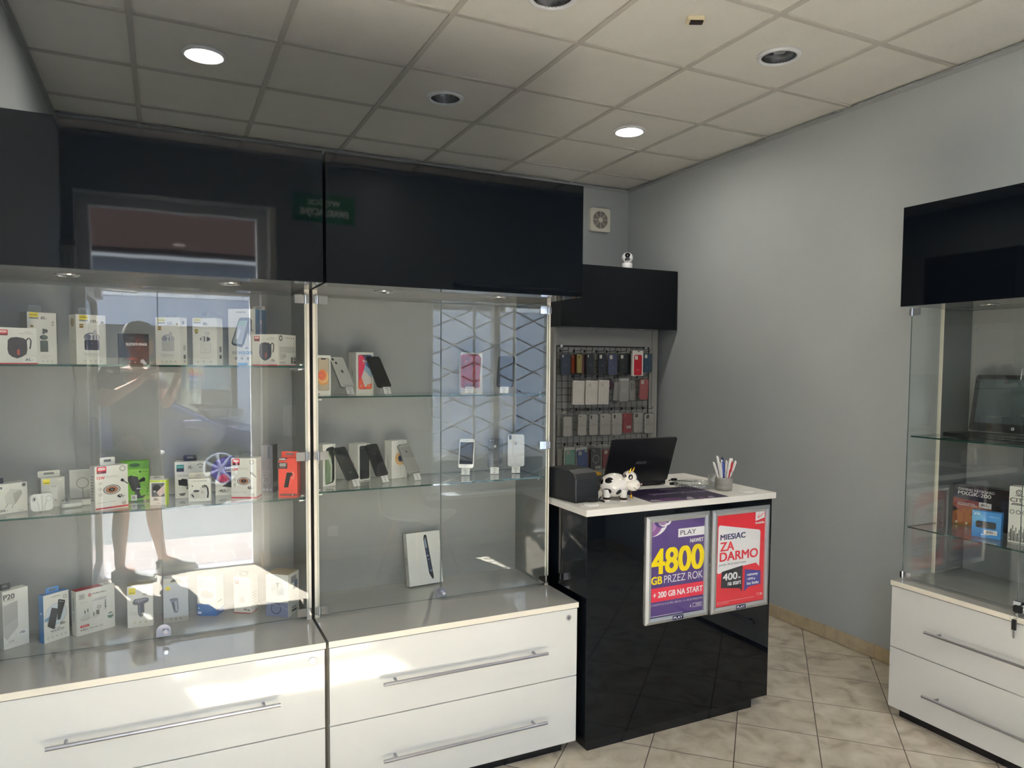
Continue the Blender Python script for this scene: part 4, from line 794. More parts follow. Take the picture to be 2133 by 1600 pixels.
# ------------------------------------------------------------------ second-hand phones, their boxes and stands
def apple(cx, cz, s, c, asp):
    """bitten fruit emblem, s = height as a fraction of the face width"""
    P = [(0, -.40), (.16, -.44), (.34, -.22), (.40, .02), (.30, .0), (.22, .10), (.25, .22), (.33, .28), (.20, .36), (.0, .30), (-.2, .36), (-.36, .24), (-.40, .02), (-.33, -.24), (-.16, -.44)]
    L = [(0, .36), (.02, .52), (.16, .60), (.14, .44)]
    f = lambda Q: [(cx+x*s, cz+z*s*asp) for x, z in Q]
    return [('P', f(P), c), ('P', f(L), c)]
STANDS = iter(('white two-camera phone', 'black phone by the rainbow-screen box', 'red phone', 'black phone right of the red one', 'graphite phone by the green-screen box', 'black phone beside the black-phone box', 'silver-grey phone by the sunflower box', 'white phone with the home button', 'dark slate twin-camera phone', 'tall white phone at the right end'))
def phone(label, loc, yaw, lean, W, H, body, rim, face, hz, rows, r=.010):
    """loc = bottom centre of the visible face; face = art items on it"""
    t = thing('smartphone', label, 'phone', loc, 0, 'second-hand phones on clear stands')
    t.rotation_euler = (-math.radians(lean), 0, math.radians(yaw))
    nm = 'phone_%06x' % body; m = mat(nm, body, .18, coat=.5); rm = mat('phone_rim_%06x' % rim, rim, .22, metal=.7)
    b = B(); b.prism(rrect(-W/2, 0, W/2, H, r, 6), -.0078, 0, T=RX, mi=0, side=1, sm=True)
    b.build('phone_body', [m, rm], t, bevel=.0014)
    art(face, W, H, 'face_details', t, Matrix.Translation((-W/2, 0, 0)))
    # clear stand with price card: carries the phone, stays on the shelf
    a = math.radians(lean); u = Vector((0, math.sin(a), math.cos(a))); n = Vector((0, -math.cos(a), math.sin(a)))
    s = thing('phone_stand', 'clear stand with price card under the ' + next(STANDS), 'phone stand', (loc[0], loc[1], loc[2]-hz), math.radians(yaw), 'clear phone stands')
    o = Vector((0, 0, hz)); P = [o+u*.075-n*.0105, o-u*.0028-n*.0105, o-u*.0028+n*.004, o+u*.010+n*.004]
    F0 = o-u*.0030+n*.004; F1 = Vector((0, F0.y-.011, .0012)); G0 = Vector((0, .062, .0012))
    def ribbon(pts, w, mm, nm_, th=.0016):
        b = B()
        for p, q in zip(pts[:-1], pts[1:]):
            d = (q-p).normalized(); k = Vector((0, -d.z, d.y))*th/2
            b.add([(x, *(v)[1:]) for x in (-w, w) for v in (p+k, q+k, q-k, p-k)], [(0, 1, 2, 3), (7, 6, 5, 4), (0, 4, 5, 1), (1, 5, 6, 2), (2, 6, 7, 3), (3, 7, 4, 0)])
        return b.build(nm_, mm, s)
    ribbon(P, .023, M_ACRYL, 'phone_rest'); ribbon([F0, F1, G0, P[0]*.55+P[1]*.45], .019, M_ACRYL, 'stand_foot')
    d = (F1-F0); L = d.length*.96; d.normalize()
    up = -d; nr = Vector((0, -up.z, up.y)); nr = nr if nr.y < 0 else -nr
    base = F0 + d*L + nr*.0013
    T = Matrix(((1, 0, 0, -.0185), (0, -nr.y, up.y, base.y), (0, -nr.z, up.z, base.z), (0, 0, 0, 1)))
    art([('R', 0, 0, 1, 1, 0xeceae6)] + [('V', q, .5-.022*len(q)-.02, .70-.30*i, .5+.022*len(q)+.02, .82-.30*i, 0x3c3c44) for i, q in enumerate(rows)], .037, L, 'price_card', s, T)
    return t

WHT, SCR = 0xe9e7e1, 0x07090f
def cams(pts, r, c=0x17181c, asp=.5): return [('E', x, z, r, r, c) for x, z in pts] + [('E', x, z, r*.55, r*.55, 0x2c3038) for x, z in pts]
R1 = ['iPhone 12 mini', '64GB', '1299,-']
phone('white phone leaning with its back and two cameras showing', (.763, -.585, U1+.030), 28.3, 30, .068, .138, 0xdcdad2, 0xb8b8b6, [('Q', .05, .755, .44, .97, .08, 0xd2d0c8)] + cams([(.15, .92), (.30, .80)], .085) + [('E', .30, .92, .025, .025, 0xb8b4a4)] + apple(.52, .52, .24, 0x24262a, .49), .030, R1)
phone('black phone leaning screen-out beside the box with the rainbow screen', (.909, -.603, U1+.031), 25.8, 31.8, .071, .144, 0x0e1014, 0x30323a, [('Q', .03, .012, .97, .988, .10, SCR), ('Q', .28, .955, .72, .99, .03, 0x020204)], .031, ['iPhone X', '64GB', '699,-'])
phone('red phone leaning with one camera on its back', (1.274, -.614, U1+.030), -33, 27.4, .073, .146, 0x8e2332, 0xc03040, cams([(.16, .92)], .075) + [('E', .16, .835, .03, .02, 0xe8d8c8)] + apple(.50, .70, .20, 0x3a2c34, .5), .030, ['iPhone XR 64GB', 'bez blokad', '799,-'])
phone('black phone leaning near the right end of the upper glass shelf', (1.417, -.655, U1+.030), -33, 25.4, .073, .146, 0x2a3138, 0x3a4048, [('Q', .03, .012, .97, .988, .08, 0x1b2128)] + cams([(.16, .92)], .065), .030, ['iPhone 11', '64GB', '899,-'])
phone('graphite phone leaning with a glossy back beside the green-screen box', (.768, -.652, U2+.030), 37, 31, .070, .142, 0x2c3032, 0x6a6c70, [('Q', .08, .80, .28, .97, .09, 0x1a1c20)] + cams([(.18, .92), (.18, .845)], .06) + apple(.50, .68, .20, 0x3e4346, .49) + [('T', 'iPhone', .38, .20, .62, .235, 0x74787a)], .030, ['iPhone XS', '64GB', '799,-'])
phone('black phone leaning with a single camera beside the box with a black phone print', (.900, -.598, U2+.029), 32, 27, .068, .139, 0x0c0f14, 0x24272e, [('E', .16, .93, .055, .055, 0x5a5f66), ('E', .16, .93, .035, .035, 0x0a0a0c)] + apple(.5, .70, .18, 0x161a20, .49), .029, ['iPhone 7', '32GB', '399,-'])
phone('silver-grey phone leaning beside the sunflower box', (1.038, -.595, U2+.029), 28.4, 30.6, .066, .137, 0xa09f9a, 0xd8d8d6, [('R', 0, .925, 1, .935, 0xdad9d4), ('R', 0, .062, 1, .072, 0xdad9d4)] + cams([(.14, .963)], .05) + apple(.5, .74, .20, 0x4c4d50, .48) + [('T', 'iPhone', .40, .25, .60, .27, 0x6a6a66)], .029, ['iPhone 6S', '32GB', '299,-'])
phone('white phone leaning with a black screen and round home button', (1.285, -.543, U2+.030), -27.5, 27.6, .067, .138, 0xeeeeea, 0xd4d4d2, [('R', .055, .135, .945, .885, SCR), ('G', .5, .066, .075, .09, 0xa8a8a6), ('Q', .40, .935, .60, .948, .01, 0x8a8a88), ('E', .33, .942, .016, .016, 0x6a6a6a)], .030, ['iPhone 7', '32GB', '399,-'])
phone('dark slate phone leaning with twin cameras and a pale emblem', (1.416, -.56, U2+.030), -27.5, 29, .067, .138, 0x3a434c, 0x585f68, cams([(.16, .93), (.34, .935)], .05, 0xc8c8c8) + apple(.48, .72, .22, 0xd8dad8, .49) + [('T', 'iPhone', .38, .25, .62, .275, 0x9aa0a2)], .030, ['iPhone 8', '64GB', '499,-'])
phone('tall white phone leaning with its camera strip, at the right end', (1.513, -.575, U2+.030), -26, 26, .075, .152, 0xdfe1e3, 0xb8babc, [('Q', .06, .83, .23, .98, .08, 0x24242a)] + cams([(.145, .94), (.145, .87)], .05) + apple(.50, .71, .20, 0x8a8c90, .49) + [('T', 'iPhone', .40, .22, .60, .245, 0xb0b2b4), ('R', .20, .075, .80, .08, 0xc0c2c4)], .030, ['iPhone XS Max', '64GB', '999,-'])

GB1 = 'white phone boxes on the glass shelves'
def screen(x0, z0, x1, z1, items): return [('Q', x0-.02, z0-.008, x1+.02, z1+.008, .09, 0x2a2426)] + items + [('Q', .36, z1-.03, .66, z1+.002, .03, 0x2a2426)]
product('phone_box', 'white phone box with orange circles on its pictured screen', 'box', (.634, -.60, U1), 8, .0605, .155, .045,
    screen(.18, .12, .86, .92, [('Q', .18, .12, .86, .92, .08, 0xc9b79c), ('E', .50, .38, .34, .34, 0xf0a860), ('E', .52, .46, .32, .40, 0xf6c890), ('E', .44, .50, .28, .38, 0xee8a50), ('E', .38, .50, .22, .24, 0xe66a48), ('E', .36, .50, .13, .13, 0xf07a5a)]), group=GB1)
product('phone_box', 'white phone box picturing a rainbow screen showing 9:41', 'box', (.806, -.540, U1), 14, .079, .170, .066,
    screen(.14, .12, .88, .93, [('Q', .14, .12, .88, .93, .08, 0xd83a5c), ('P', [(.45, .93), (.88, .93), (.88, .60), (.70, .62), (.52, .72)], 0x3a5aa8), ('P', [(.52, .72), (.70, .62), (.88, .60), (.88, .36), (.62, .5), (.44, .58)], 0xa8c8e0), ('P', [(.30, .40), (.44, .58), (.62, .5), (.88, .36), (.88, .22), (.5, .16)], 0xeee6e2), ('P', [(.14, .30), (.30, .40), (.5, .16), (.4, .12), (.14, .12)], 0xe05a40), ('P', [(.55, .12), (.62, .22), (.88, .25), (.88, .12)], 0xe8663c), ('V', '9:41', .38, .75, .68, .82, 0xf4f4f4), ('R', .32, .725, .72, .73, 0xe8d8e0), ('E', .28, .20, .04, .04, 0xd8dce0), ('E', .74, .20, .04, .04, 0xd8dce0)]), 'L', [('T', 'iPhone', .42, .42, .58, .60, 0x4a4a4c)], group=GB1)
product('phone_box', 'white phone box with a red phone printed on it', 'box', (1.276, -.505, U1), -8, .0975, .177, .040, [('Q', .0, .11, .88, .95, .11, 0xc83a4c), ('Q', .02, .12, .84, .94, .10, 0xa82a3c)] + [('R', .1, .03, .5, .04, LG)], group=GB1)
product('phone_box', 'white phone box picturing a green blurred screen, by the cabinet post', 'box', (.656, -.616, U2), 24, .0595, .166, .056,
    [('P', [(.16, .12), (.16, .78), (.30, .90), (.55, .93), (.84, .93), (.90, .86), (.90, .16), (.80, .08), (.22, .04)], 0x23272a), ('P', [(.16, .12), (.16, .78), (.34, .85), (.66, .70), (.74, .50), (.72, .10), (.22, .05)], 0x7e9270), ('P', [(.30, .80), (.62, .66), (.72, .48), (.70, .11), (.56, .08), (.60, .45)], 0xc4d0c0), ('P', [(.18, .16), (.30, .40), (.26, .70), (.18, .74)], 0x5f7450)], 'L', [('T', 'iPhone', .42, .40, .58, .62, 0x4a4a4c)], group=GB1)
product('phone_box', 'white phone box printed with a black phone', 'box', (.814, -.531, U2), 24, .0635, .152, .062, [('Q', .14, .04, .92, .95, .10, 0x2e3236), ('P', [(.14, .10), (.92, .06), (.92, .28), (.14, .30)], 0x1c2024), ('E', .30, .89, .03, .03, 0xb8b8b8)], 'L', [('T', 'iPhone', .42, .35, .58, .55, 0x4a4a4c)], group=GB1, top=apple(.5, .5, .12, 0x3a3a3c, 1.0))
SF = [('Q', .10, .06, .92, .93, .08, 0xdedcd8), ('Q', .115, .067, .905, .923, .07, 0xf0efeb)]
for k in range(22):
    a = 2*math.pi*k/22; SF.append(('P', [(.55+.12*math.cos(a-.13), .52+.05*math.sin(a-.13)), (.55+.34*math.cos(a-.10), .52+.165*math.sin(a-.10)), (.55+.38*math.cos(a), .52+.185*math.sin(a)), (.55+.34*math.cos(a+.10), .52+.165*math.sin(a+.10)), (.55+.12*math.cos(a+.13), .52+.05*math.sin(a+.13))], 0xe6b45c if k % 2 else 0xd89a40))
SF += [('E', .56, .52, .17, .17, 0x30406a), ('E', .56, .52, .07, .07, 0x1c2240), ('R', .545, .08, .555, .34, 0xa8b09a)]
product('phone_box', 'white phone box with a yellow flower on its pictured screen', 'box', (.958, -.525, U2), 20, .0795, .160, .050, SF, 'L', [('T', 'iPhone 6S', .40, .25, .56, .62, 0x8a8a8c)], group=GB1)
product('tablet_box', 'white tablet box leaning alone on the cabinet base', 'box', (1.034, -.533, .6205), 5, .156, .224, .036,
    [('P', [(.50, .86), (.52, .935), (.56, .95), (.60, .93), (.73, .13), (.715, .085), (.68, .095), (.60, .20)], 0x1a1c22), ('P', [(.515, .83), (.56, .91), (.70, .20), (.63, .22)], 0x3a4664), ('P', [(.515, .83), (.56, .91), (.60, .70), (.545, .68)], 0x9aa6b4), ('R', .56, .53, .62, .55, 0xb8c4d4), ('R', .58, .46, .64, .475, 0x8a98b4), ('R', .64, .24, .69, .26, 0xb8c4d4)], 'L', [('T', 'iPad mini', .30, .40, .60, .62, 0x6a6a6c)], lean=11)
# ------------------------------------------------------------------ phone cases on the wire grid
CYH = .94
M_TRAY = glass('tray_plastic', (.80, .80, .79), .07, .25)
M_BAG = glass('bag_film', (.86, .86, .85), .16, .22)
M_CASEBOX = mat('case_box_white', (216, 212, 204), .45)
def case_common(name, label, x0, x1, z0, z1, y, rz, group, tilt=0.0):
    t = thing(name, label, 'phone case', ((x0+x1)/2, y, z0), math.radians(rz), group)
    if tilt: t.rotation_euler = (0, math.radians(tilt), math.radians(rz))
    return t
def shell(par, w, h, c, cut, z=0.0, y=0.0, th=.009, cutcol=0xb9b6ae, name='case', r=.014):
    m = mat('silicone_%06x' % c, c, .6)
    b = B(); b.prism([(x, q+z) for x, q in rrect(-w/2, 0, w/2, h, r, 5)], -y-th if False else 0, th, T=Matrix.Translation((0, y+th, 0)) @ RX)
    o = b.build(name, m, par, bevel=.002)
    it = []
    if cut == 'v': it = [('Q', .10, .84, .28, .97, .09, cutcol)]
    if cut == 'sq': it = [('Q', .10, .76, .44, .955, .10, cutcol)]
    if cut == 'dot': it = [('E', .20, .90, .07, .07, 0x1a1a1e)]
    if cut == 'vb': it = [('Q', .10, .78, .28, .96, .09, 0x1a1a1e)]
    if cut == 'sqb': it = [('Q', .10, .77, .42, .95, .06, 0x2a2d2c), ('E', .20, .90, .07, .07, 0x8a9490), ('E', .32, .83, .07, .07, 0x6a7470)]
    return o, it, w, h, z, y
def tray_case(label, x0, x1, z0, z1, c, cut, extra=(), y=CYH, rz=6, tilt=0, edge=False):
    w, h = (x1-x0)*.97, z1-z0
    t = case_common('phone_case_pack', label, x0, x1, z0, z1, y, rz, 'coloured phone cases in clear trays', tilt)
    B().prism(rrect(-w/2, 0, w/2, h, .016, 5), 0, .020, T=Matrix.Translation((0, .021, 0)) @ RX).build('clear_tray', M_TRAY, t)
    o, it, w_, h_, z_, y_ = shell(t, w*.80, h*.92, c, cut, h*.035, .0012, .012)
    if extra or it: art(it+list(extra), w*.80, h*.92, 'printed_artwork', t, Matrix.Translation((-w*.40, .0010, h*.035)))
    return t
LT = 0x8e93a2
def slogan(z, c=LT): return [('T', 'iPhone', .36, z, .62, z+.028, c), ('T', 'Silicone Case', .30, z-.045, .70, z-.02, c)]
tray_case('navy phone case in a clear tray, first on the top row', 2.589, 2.686, 1.511, 1.666, 0x2d3e5c, 'v', slogan(.50), rz=4)
tray_case('orange phone case half hidden behind the yellow one', 2.690, 2.760, 1.521, 1.663, 0xb0563a, 'v', y=CYH+.03, rz=20)
tray_case('pale yellow phone case seen turned on its hook', 2.722, 2.788, 1.522, 1.666, 0xccbe78, 'vb', rz=26)
tray_case('pink phone case mostly hidden behind a dark navy one', 2.772, 2.830, 1.515, 1.664, 0xb08088, 'v', y=CYH+.032, rz=12)
tray_case('dark navy phone case with a slim camera slot, third hook of the top row', 2.798, 2.881, 1.511, 1.669, 0x222b3c, 'v', slogan(.48), rz=8)
tray_case('dark navy phone case with a square camera opening', 2.898, 2.984, 1.522, 1.672, 0x262e42, 'sq', slogan(.42), rz=8)
tray_case('lavender blue phone case with a dark emblem', 2.984, 3.080, 1.510, 1.671, 0x4a527c, 'sq', apple(.5, .52, .22, 0x3e456c, .5)+slogan(.36), rz=2)
tray_case('dark green phone case on the top row', 3.082, 3.168, 1.524, 1.673, 0x1e2a2c, 'sq', slogan(.36), rz=2)
tray_case('black phone case half hidden behind the red one', 3.150, 3.215, 1.515, 1.674, 0x191c24, None, y=CYH+.03, rz=10)
# red case in a white box
t = case_common('phone_case_pack', 'red phone case in a white frame box, top row', 3.198, 3.294, 1.506, 1.694, CYH-.005, 0, 'boxed phone cases')
w, h = .094, .188
B().box(-w/2, 0, 0, w/2, .020, h).build('white_box', M_CASEBOX, t, bevel=.001)
shell(t, w*.74, h*.80, 0xb51f30, None, h*.035, -.002, .008)
art([('Q', .08, .76, .46, .96, .10, 0xcfcac2)] + apple(.5, .52, .20, 0x9a1a2a, .5) + [('T', 'iPhone', .34, .27, .66, .295, 0xe8c8cc), ('T', 'Silicone Case', .36, .23, .64, .25, 0xe8c8cc)], w*.74, h*.80, 'printed_artwork', t, Matrix.Translation((-w*.37, -.0021, h*.035)))
tray_case('teal blue phone case at the right end of the top row', 3.297, 3.381, 1.528, 1.679, 0x27506e, 'sq', slogan(.28), rz=-6)
# white printed boxes
for i, (x0, x1, z0, z1, lb, cut) in enumerate(((2.694, 2.793, 1.304, 1.474, 'white case box with an outlined phone and round camera, left of three', 0), (2.799, 2.903, 1.302, 1.474, 'white case box with an outlined phone, middle of the three alike', 1), (2.907, 3.002, 1.302, 1.477, 'white case box with a drawn double camera, touching the clear bags', 2))):
    t = case_common('phone_case_box', lb, x0, x1, z0, z1, CYH, 3, 'white phone case boxes', 1.5)
    w, h = x1-x0-.004, z1-z0
    B().box(-w/2, 0, 0, w/2, .018, h).build('box_body', M_CASEBOX, t, bevel=.001)
    k = [('Q', .12, .07, .88, .92, .13, 0x86827a), ('Q', .132, .076, .868, .914, .12, 0xd6d2c9), ('G', .5, .52, .245, .26, 0xaca89f), ('T', 'Clear Case', .36, .545, .64, .565, GY), ('T', 'MagSafe', .42, .49, .58, .525, 0x6a6862), ('R', .49, .30, .51, .38, 0xaca89f), ('T', 'A', .70, .935, .76, .96, GY)]
    k += [('G', .24, .81, .10, .115, 0xb4b0a8)] if i == 0 else [('Q', .18, .72, .46, .88, .10, 0xc6c2ba), ('G', .26, .84, .05, .06, 0xb4b0a8), ('G', .36, .76, .05, .06, 0xb4b0a8)]
    art(k, w, h, 'printed_artwork', t, Matrix.Translation((-w/2, -.0001, 0)))
def bag_case(label, x0, x1, z0, z1, c, cut, extra=(), y=CYH, rz=5, bagpad=.012, top=.014, card=None, tilt=0.0, group='phone cases in clear bags'):
    t = case_common('bagged_phone_case', label, x0, x1, z0, z1, y, rz, group, tilt)
    w, h = x1-x0, z1-z0; cw = w-2*bagpad; ch = h-.018-top
    b = B(); N = 7
    for s, yy in ((-1, -.004), (1, .016)):
        g = []
        for j in range(N):
            for i in range(N): g.append((-w/2+w*i/(N-1), yy+s*.003*math.sin(i*2.1+j*1.7), h*j/(N-1)))
        b.add(g, [(j*N+i, j*N+i+1, (j+1)*N+i+1, (j+1)*N+i) for j in range(N-1) for i in range(N-1)], 0, True)
    b.build('clear_bag', M_BAG, t)
    if c is not None:
        if card is not None: B().box(-w*.46, .0125, .01, w*.46, .0135, h-.004).build('backing_card', mat('card_%06x' % card, card, .5), t)
        o, it, *_ = shell(t, cw, ch, c, cut, .010, .003, .009)
        art(it+list(extra), cw, ch, 'printed_artwork', t, Matrix.Translation((-cw/2, .0028, .010)))
    return t
def insert(*rows): return [('V', q, .5-.05*len(q), .52-.055*i, .5+.05*len(q), .545-.055*i, 0x84827c) for i, q in enumerate(rows)] + [('T', 'COBALT', .34, .06, .66, .085, 0x8a8882)]
bag_case('crumpled bag with a dark case sticking out, second row', 3.001, 3.072, 1.302, 1.484, 0x30323c, None, [('R', 0, .12, 1, 1, 0xb4b2ae)], bagpad=.016, tilt=4, rz=10, y=CYH-.028)
bag_case('purple and white wrapped bag behind the clear one', 2.998, 3.080, 1.40, 1.507, 0x6c2c5a, None, [('P', [(0, 0), (.5, .4), (.35, .62), (0, .5)], 0xd8d4ce)], bagpad=.006, y=CYH+.03, tilt=-18, rz=10)
bag_case('clear bag with a transparent case and white hanger, second row', 3.080, 3.184, 1.311, 1.505, 0xc4c2bc, None, [('R', 0, .94, 1, 1.04, 0xeceae6), ('Q', .06, .05, .94, .90, .1, 0xb2b0aa), ('Q', .10, .07, .90, .88, .09, 0xc0beb8), ('E', .5, .5, .26, .20, 0xcccac6)], bagpad=.007)
bag_case('thin clear bag squeezed beside the coral case', 3.184, 3.262, 1.316, 1.495, 0xbab8b2, None, [('R', .2, .5, .34, .9, 0x4a5450), ('R', .6, .55, .7, .85, 0x4a5450)], bagpad=.010, y=CYH+.02, rz=14)
tray_case('coral pink phone case at the right of the second row', 3.262, 3.352, 1.326, 1.490, 0xc46a68, 'sq', [('T', 'Silicone', .34, .58, .66, .61, 0xe0a8a4)], rz=-4, tilt=2)
WC = 0xd4d0c8
bag_case('bagged white case with faint camera print, first of the third row', 2.612, 2.712, 1.070, 1.240, WC, None, insert('SLIM', 'iPhone 6/6S', 'crystal clear')+[('E', .25, .92, .04, .03, 0xb0aca4)], bagpad=.016)
bag_case('bulging clear bag behind the first white case of the third row', 2.584, 2.650, 1.075, 1.262, 0xb2b0a8, None, y=CYH+.028, bagpad=.01, rz=18)
bag_case('bagged white case with one round camera, second of the third row', 2.730, 2.826, 1.074, 1.255, WC, 'dot', insert('SLIM', 'iPhone 7/8', 'crystal clear'), tilt=2)
bag_case('bagged white case with a tall black camera slot, third of the third row', 2.828, 2.925, 1.073, 1.253, WC, 'vb', insert('SLIM', 'iPhone X/XS', 'crystal clear'))
bag_case('stacked white cases with a small black camera dot, middle of the third row', 2.930, 3.028, 1.070, 1.236, WC, 'dot', insert('SLIM', 'iPhone XR', 'crystal clear'), bagpad=.006, top=.0, card=0xc2beb6)
bag_case('stacked white cases with a slim black slot, left of the red case', 3.030, 3.127, 1.066, 1.240, WC, 'vb', insert('SLIM', 'iPhone XS MAX', 'crystal clear'), bagpad=.006, top=.0, card=0xc2beb6)
bag_case('red phone case with a white price sticker, third row', 3.125, 3.213, 1.078, 1.240, 0xac2a36, None, [('R', .38, .24, .88, .36, 0xeae8e4), ('V', '40,-', .46, .27, .78, .33, 0x3a3a3c), ('E', .16, .93, .05, .05, 0xd07a80), ('E', .16, .86, .05, .05, 0xd07a80)], bagpad=.004, top=.0)
bag_case('bagged white case with a square camera, next to the red case', 3.216, 3.316, 1.078, 1.247, WC, 'sqb', insert('SLIM', 'iPhone 11 PRO', 'crystal'), bagpad=.008, top=.004)
bag_case('bagged white case with a square camera, right end of the third row', 3.322, 3.410, 1.070, 1.236, WC, 'sqb', insert('SLIM', 'iPhone 12 PRO', 'crystal'), bagpad=.004, top=.004)
bag_case('empty-looking clear bag at the left of the bottom row', 2.585, 2.640, .856, 1.012, 0xb0ada5, None, bagpad=.008, rz=14, y=CYH+.02)
bag_case('mint green phone case in a clear bag, bottom row', 2.632, 2.732, .840, 1.004, 0x78b09c, 'sq', [('E', .84, .95, .16, .06, 0x2f9a86)], bagpad=.010, card=0xd0ccc4, tilt=1)
bag_case('bright blue phone case on a white card, bottom row', 2.738, 2.842, .821, 1.000, 0x25478f, 'sq', [('E', .86, .92, .11, .055, 0xd8e0e4), ('E', .80, .97, .14, .05, 0x2f9a86), ('G', .5, .46, .22, .235, 0x5470b0), ('E', .9, .1, .05, .03, 0xc8d0e0), ('E', .5, .1, .04, .025, 0xa8b8d8)], bagpad=.008, card=0xd6d2cc, tilt=-3)
bag_case('dark grey phone case with a pale magnetic ring, bottom row', 2.845, 2.950, .822, 1.006, 0x34383a, None, [('G', .5, .50, .29, .33, 0xcac8c4), ('R', .47, .25, .53, .33, 0xcac8c4), ('E', .24, .92, .07, .06, 0xb8b8b6), ('E', .38, .85, .07, .06, 0x8a8a88), ('R', .48, .04, .96, .155, 0xe4e2de), ('V', 'GRY', .58, .065, .86, .13, 0x4a4a4c)], bagpad=.008, top=.012)
bag_case('dusty pink bagged case just behind the ring case', 2.835, 2.915, .826, 1.0, 0xa87a74, None, y=CYH+.03, rz=12)
bag_case('dark red bagged case partly behind the laptop', 2.952, 3.050, .827, .995, 0x8c2c36, 'sq', bagpad=.006)
for z, xs in ((1.685, (2.64, 2.752, 2.84, 2.94, 3.03, 3.125, 3.245, 3.338)), (1.503, (2.745, 2.85, 2.955, 3.13, 3.306)), (1.262, (2.662, 2.778, 2.876, 2.978, 3.078, 3.17, 3.266, 3.366)), (1.012, (2.682, 2.79, 2.90, 3.0))):
    for x in xs: hook(x, z)
t = thing('yellow_bag', 'small yellow packet tucked between grid and laptop', 'bag', (2.845, .90, .80))
B().prism([(-.045, 0), (.055, 0), (.05, .020), (.012, .03), (-.04, .026)], 0, .03, T=RX).build('packet', mat('yellow_packet', (206, 158, 40), .5), t)
# ------------------------------------------------------------------ things on the sales counter
# laptop
t = thing('laptop', 'black open laptop on the counter, its lid back towards us', 'laptop', (2.113, -.641, CT+.0034), 0)
LAP_YAW = -3.2
t.rotation_euler = (0, 0, math.radians(LAP_YAW))
BKL = mat('laptop_black', (16, 17, 21), .33, bump=.02, bscale=300)
B().prism(rrect(-.177, 0, .177, .235, .012), .006, .022).build('base', [BKL, BKL], t, bevel=.002)
B().box(-.165, .06, .0221, .165, .17, .0228).build('keyboard', M_BLKPL, t)
b = B()
for x in (-.15, .15):
    for y in (.02, .225): b.cyl((x, y, 0), (x, y, .0062), .008, n=10)
b.build('rubber_feet', M_BLKPL, t)
B().cyl((-.12, .0, .018), (.12, .0, .018), .008, n=12).build('hinge', BKL, t)
lid = B().prism(rrect(-.177, .002, .177, .232, .010), -.008, 0, T=RX).build('lid', BKL, t, (0, -.004, .022), (math.radians(20.6), 0, 0), bevel=.003)
B().box(-.165, .0081, .022, .165, .0086, .220).build('screen', mat('dark_screen', (6, 7, 9), .1), lid)
art([('P', [(.0, 0), (.16, 1), (.26, 1), (.24, 0), (.19, 0), (.20, .35), (.10, .35), (.05, 0)], 0x6e7076), ('P', [(.30, .0), (.30, .2), (.43, .2), (.43, .38), (.30, .45), (.32, 1), (.48, 1), (.48, .8), (.36, .8), (.36, .62), (.48, .55), (.48, 0)], 0x6e7076), ('P', [(.52, 1), (.52, .0), (.72, .0), (.74, 1), (.68, 1), (.67, .2), (.58, .2), (.58, 1)], 0x6e7076), ('P', [(.78, .0), (.78, .2), (.92, .2), (.92, .38), (.79, .45), (.80, 1), (1, 1), (1, .8), (.86, .8), (.86, .62), (.98, .55), (.98, 0)], 0x6e7076)], .060, .014, 'maker_lettering', lid, Matrix.Translation((-.026, -.0002, .098)))
# papers under and beside it
t = thing('desk_mat', 'dark purple printed desk mat lying along the counter edge', 'mat', (1.955, -.985, CT+.0002), math.radians(-4))
B().box(0, 0, 0, .40, .285, .0012).build('mat_sheet', ink(0x2c2340), t)
art([('P', [(.08, 0), (.10, .10), (.18, .2), (.30, .22), (.42, .16), (.46, .0)], 0x5f3c68), ('P', [(.0, .02), (.04, .14), (.12, .15), (.16, .0)], 0xa39aa6), ('P', [(.46, .0), (.50, .14), (.58, .18), (.56, .0)], 0xa89eac), ('P', [(.62, 0), (.66, .14), (.72, .14), (.70, 0)], 0x6a4a74), ('P', [(.74, 0), (.78, .12), (.84, .12), (.82, 0)], 0x9a90a4)] + [('V', 'MIŁO CIĘ WIDZIEĆ', .96, .62, .22, .44, 0x8f86a0), ('R', .5, .82, .68, .92, 0x6a6280)], .40, .285, 'printed_artwork', t, Matrix.Translation((0, 0, .0012)) @ Matrix.Rotation(-math.pi/2, 4, 'X'))
t = thing('paper_sheets', 'white paper sheets lying under the laptop edge', 'papers', (2.120, -.640, CT+.0016), math.radians(LAP_YAW))
B().box(-.12, -.065, 0, .20, .10, .0007).box(-.16, -.045, .0008, .17, .08, .0015).build('sheets', M_PAPER, t)
t = thing('memory_stick', 'small black plug lying beside the laptop corner', 'plug', (2.335, -.655, CT), .3)
B().box(-.03, -.008, .0001, .012, .008, .014).box(.0122, -.005, .003, .024, .005, .010).build('plug_body', M_BLKPL, t, bevel=.002)
t = thing('charger_cable', 'black cable curling on the counter behind the laptop', 'cable', (2.42, -.575, CT))
b = B(); b.tube([(-.07, -.02, .012), (-.03, .0, .012), (.0, -.005, .004), (.03, -.02, .004), (.05, -.055, .004), (.08, -.05, .004)], .003, 8).cyl((-.04, -.004, .012), (-.01, .0, .010), .007, n=10); b.build('cable', M_BLKPL, t)
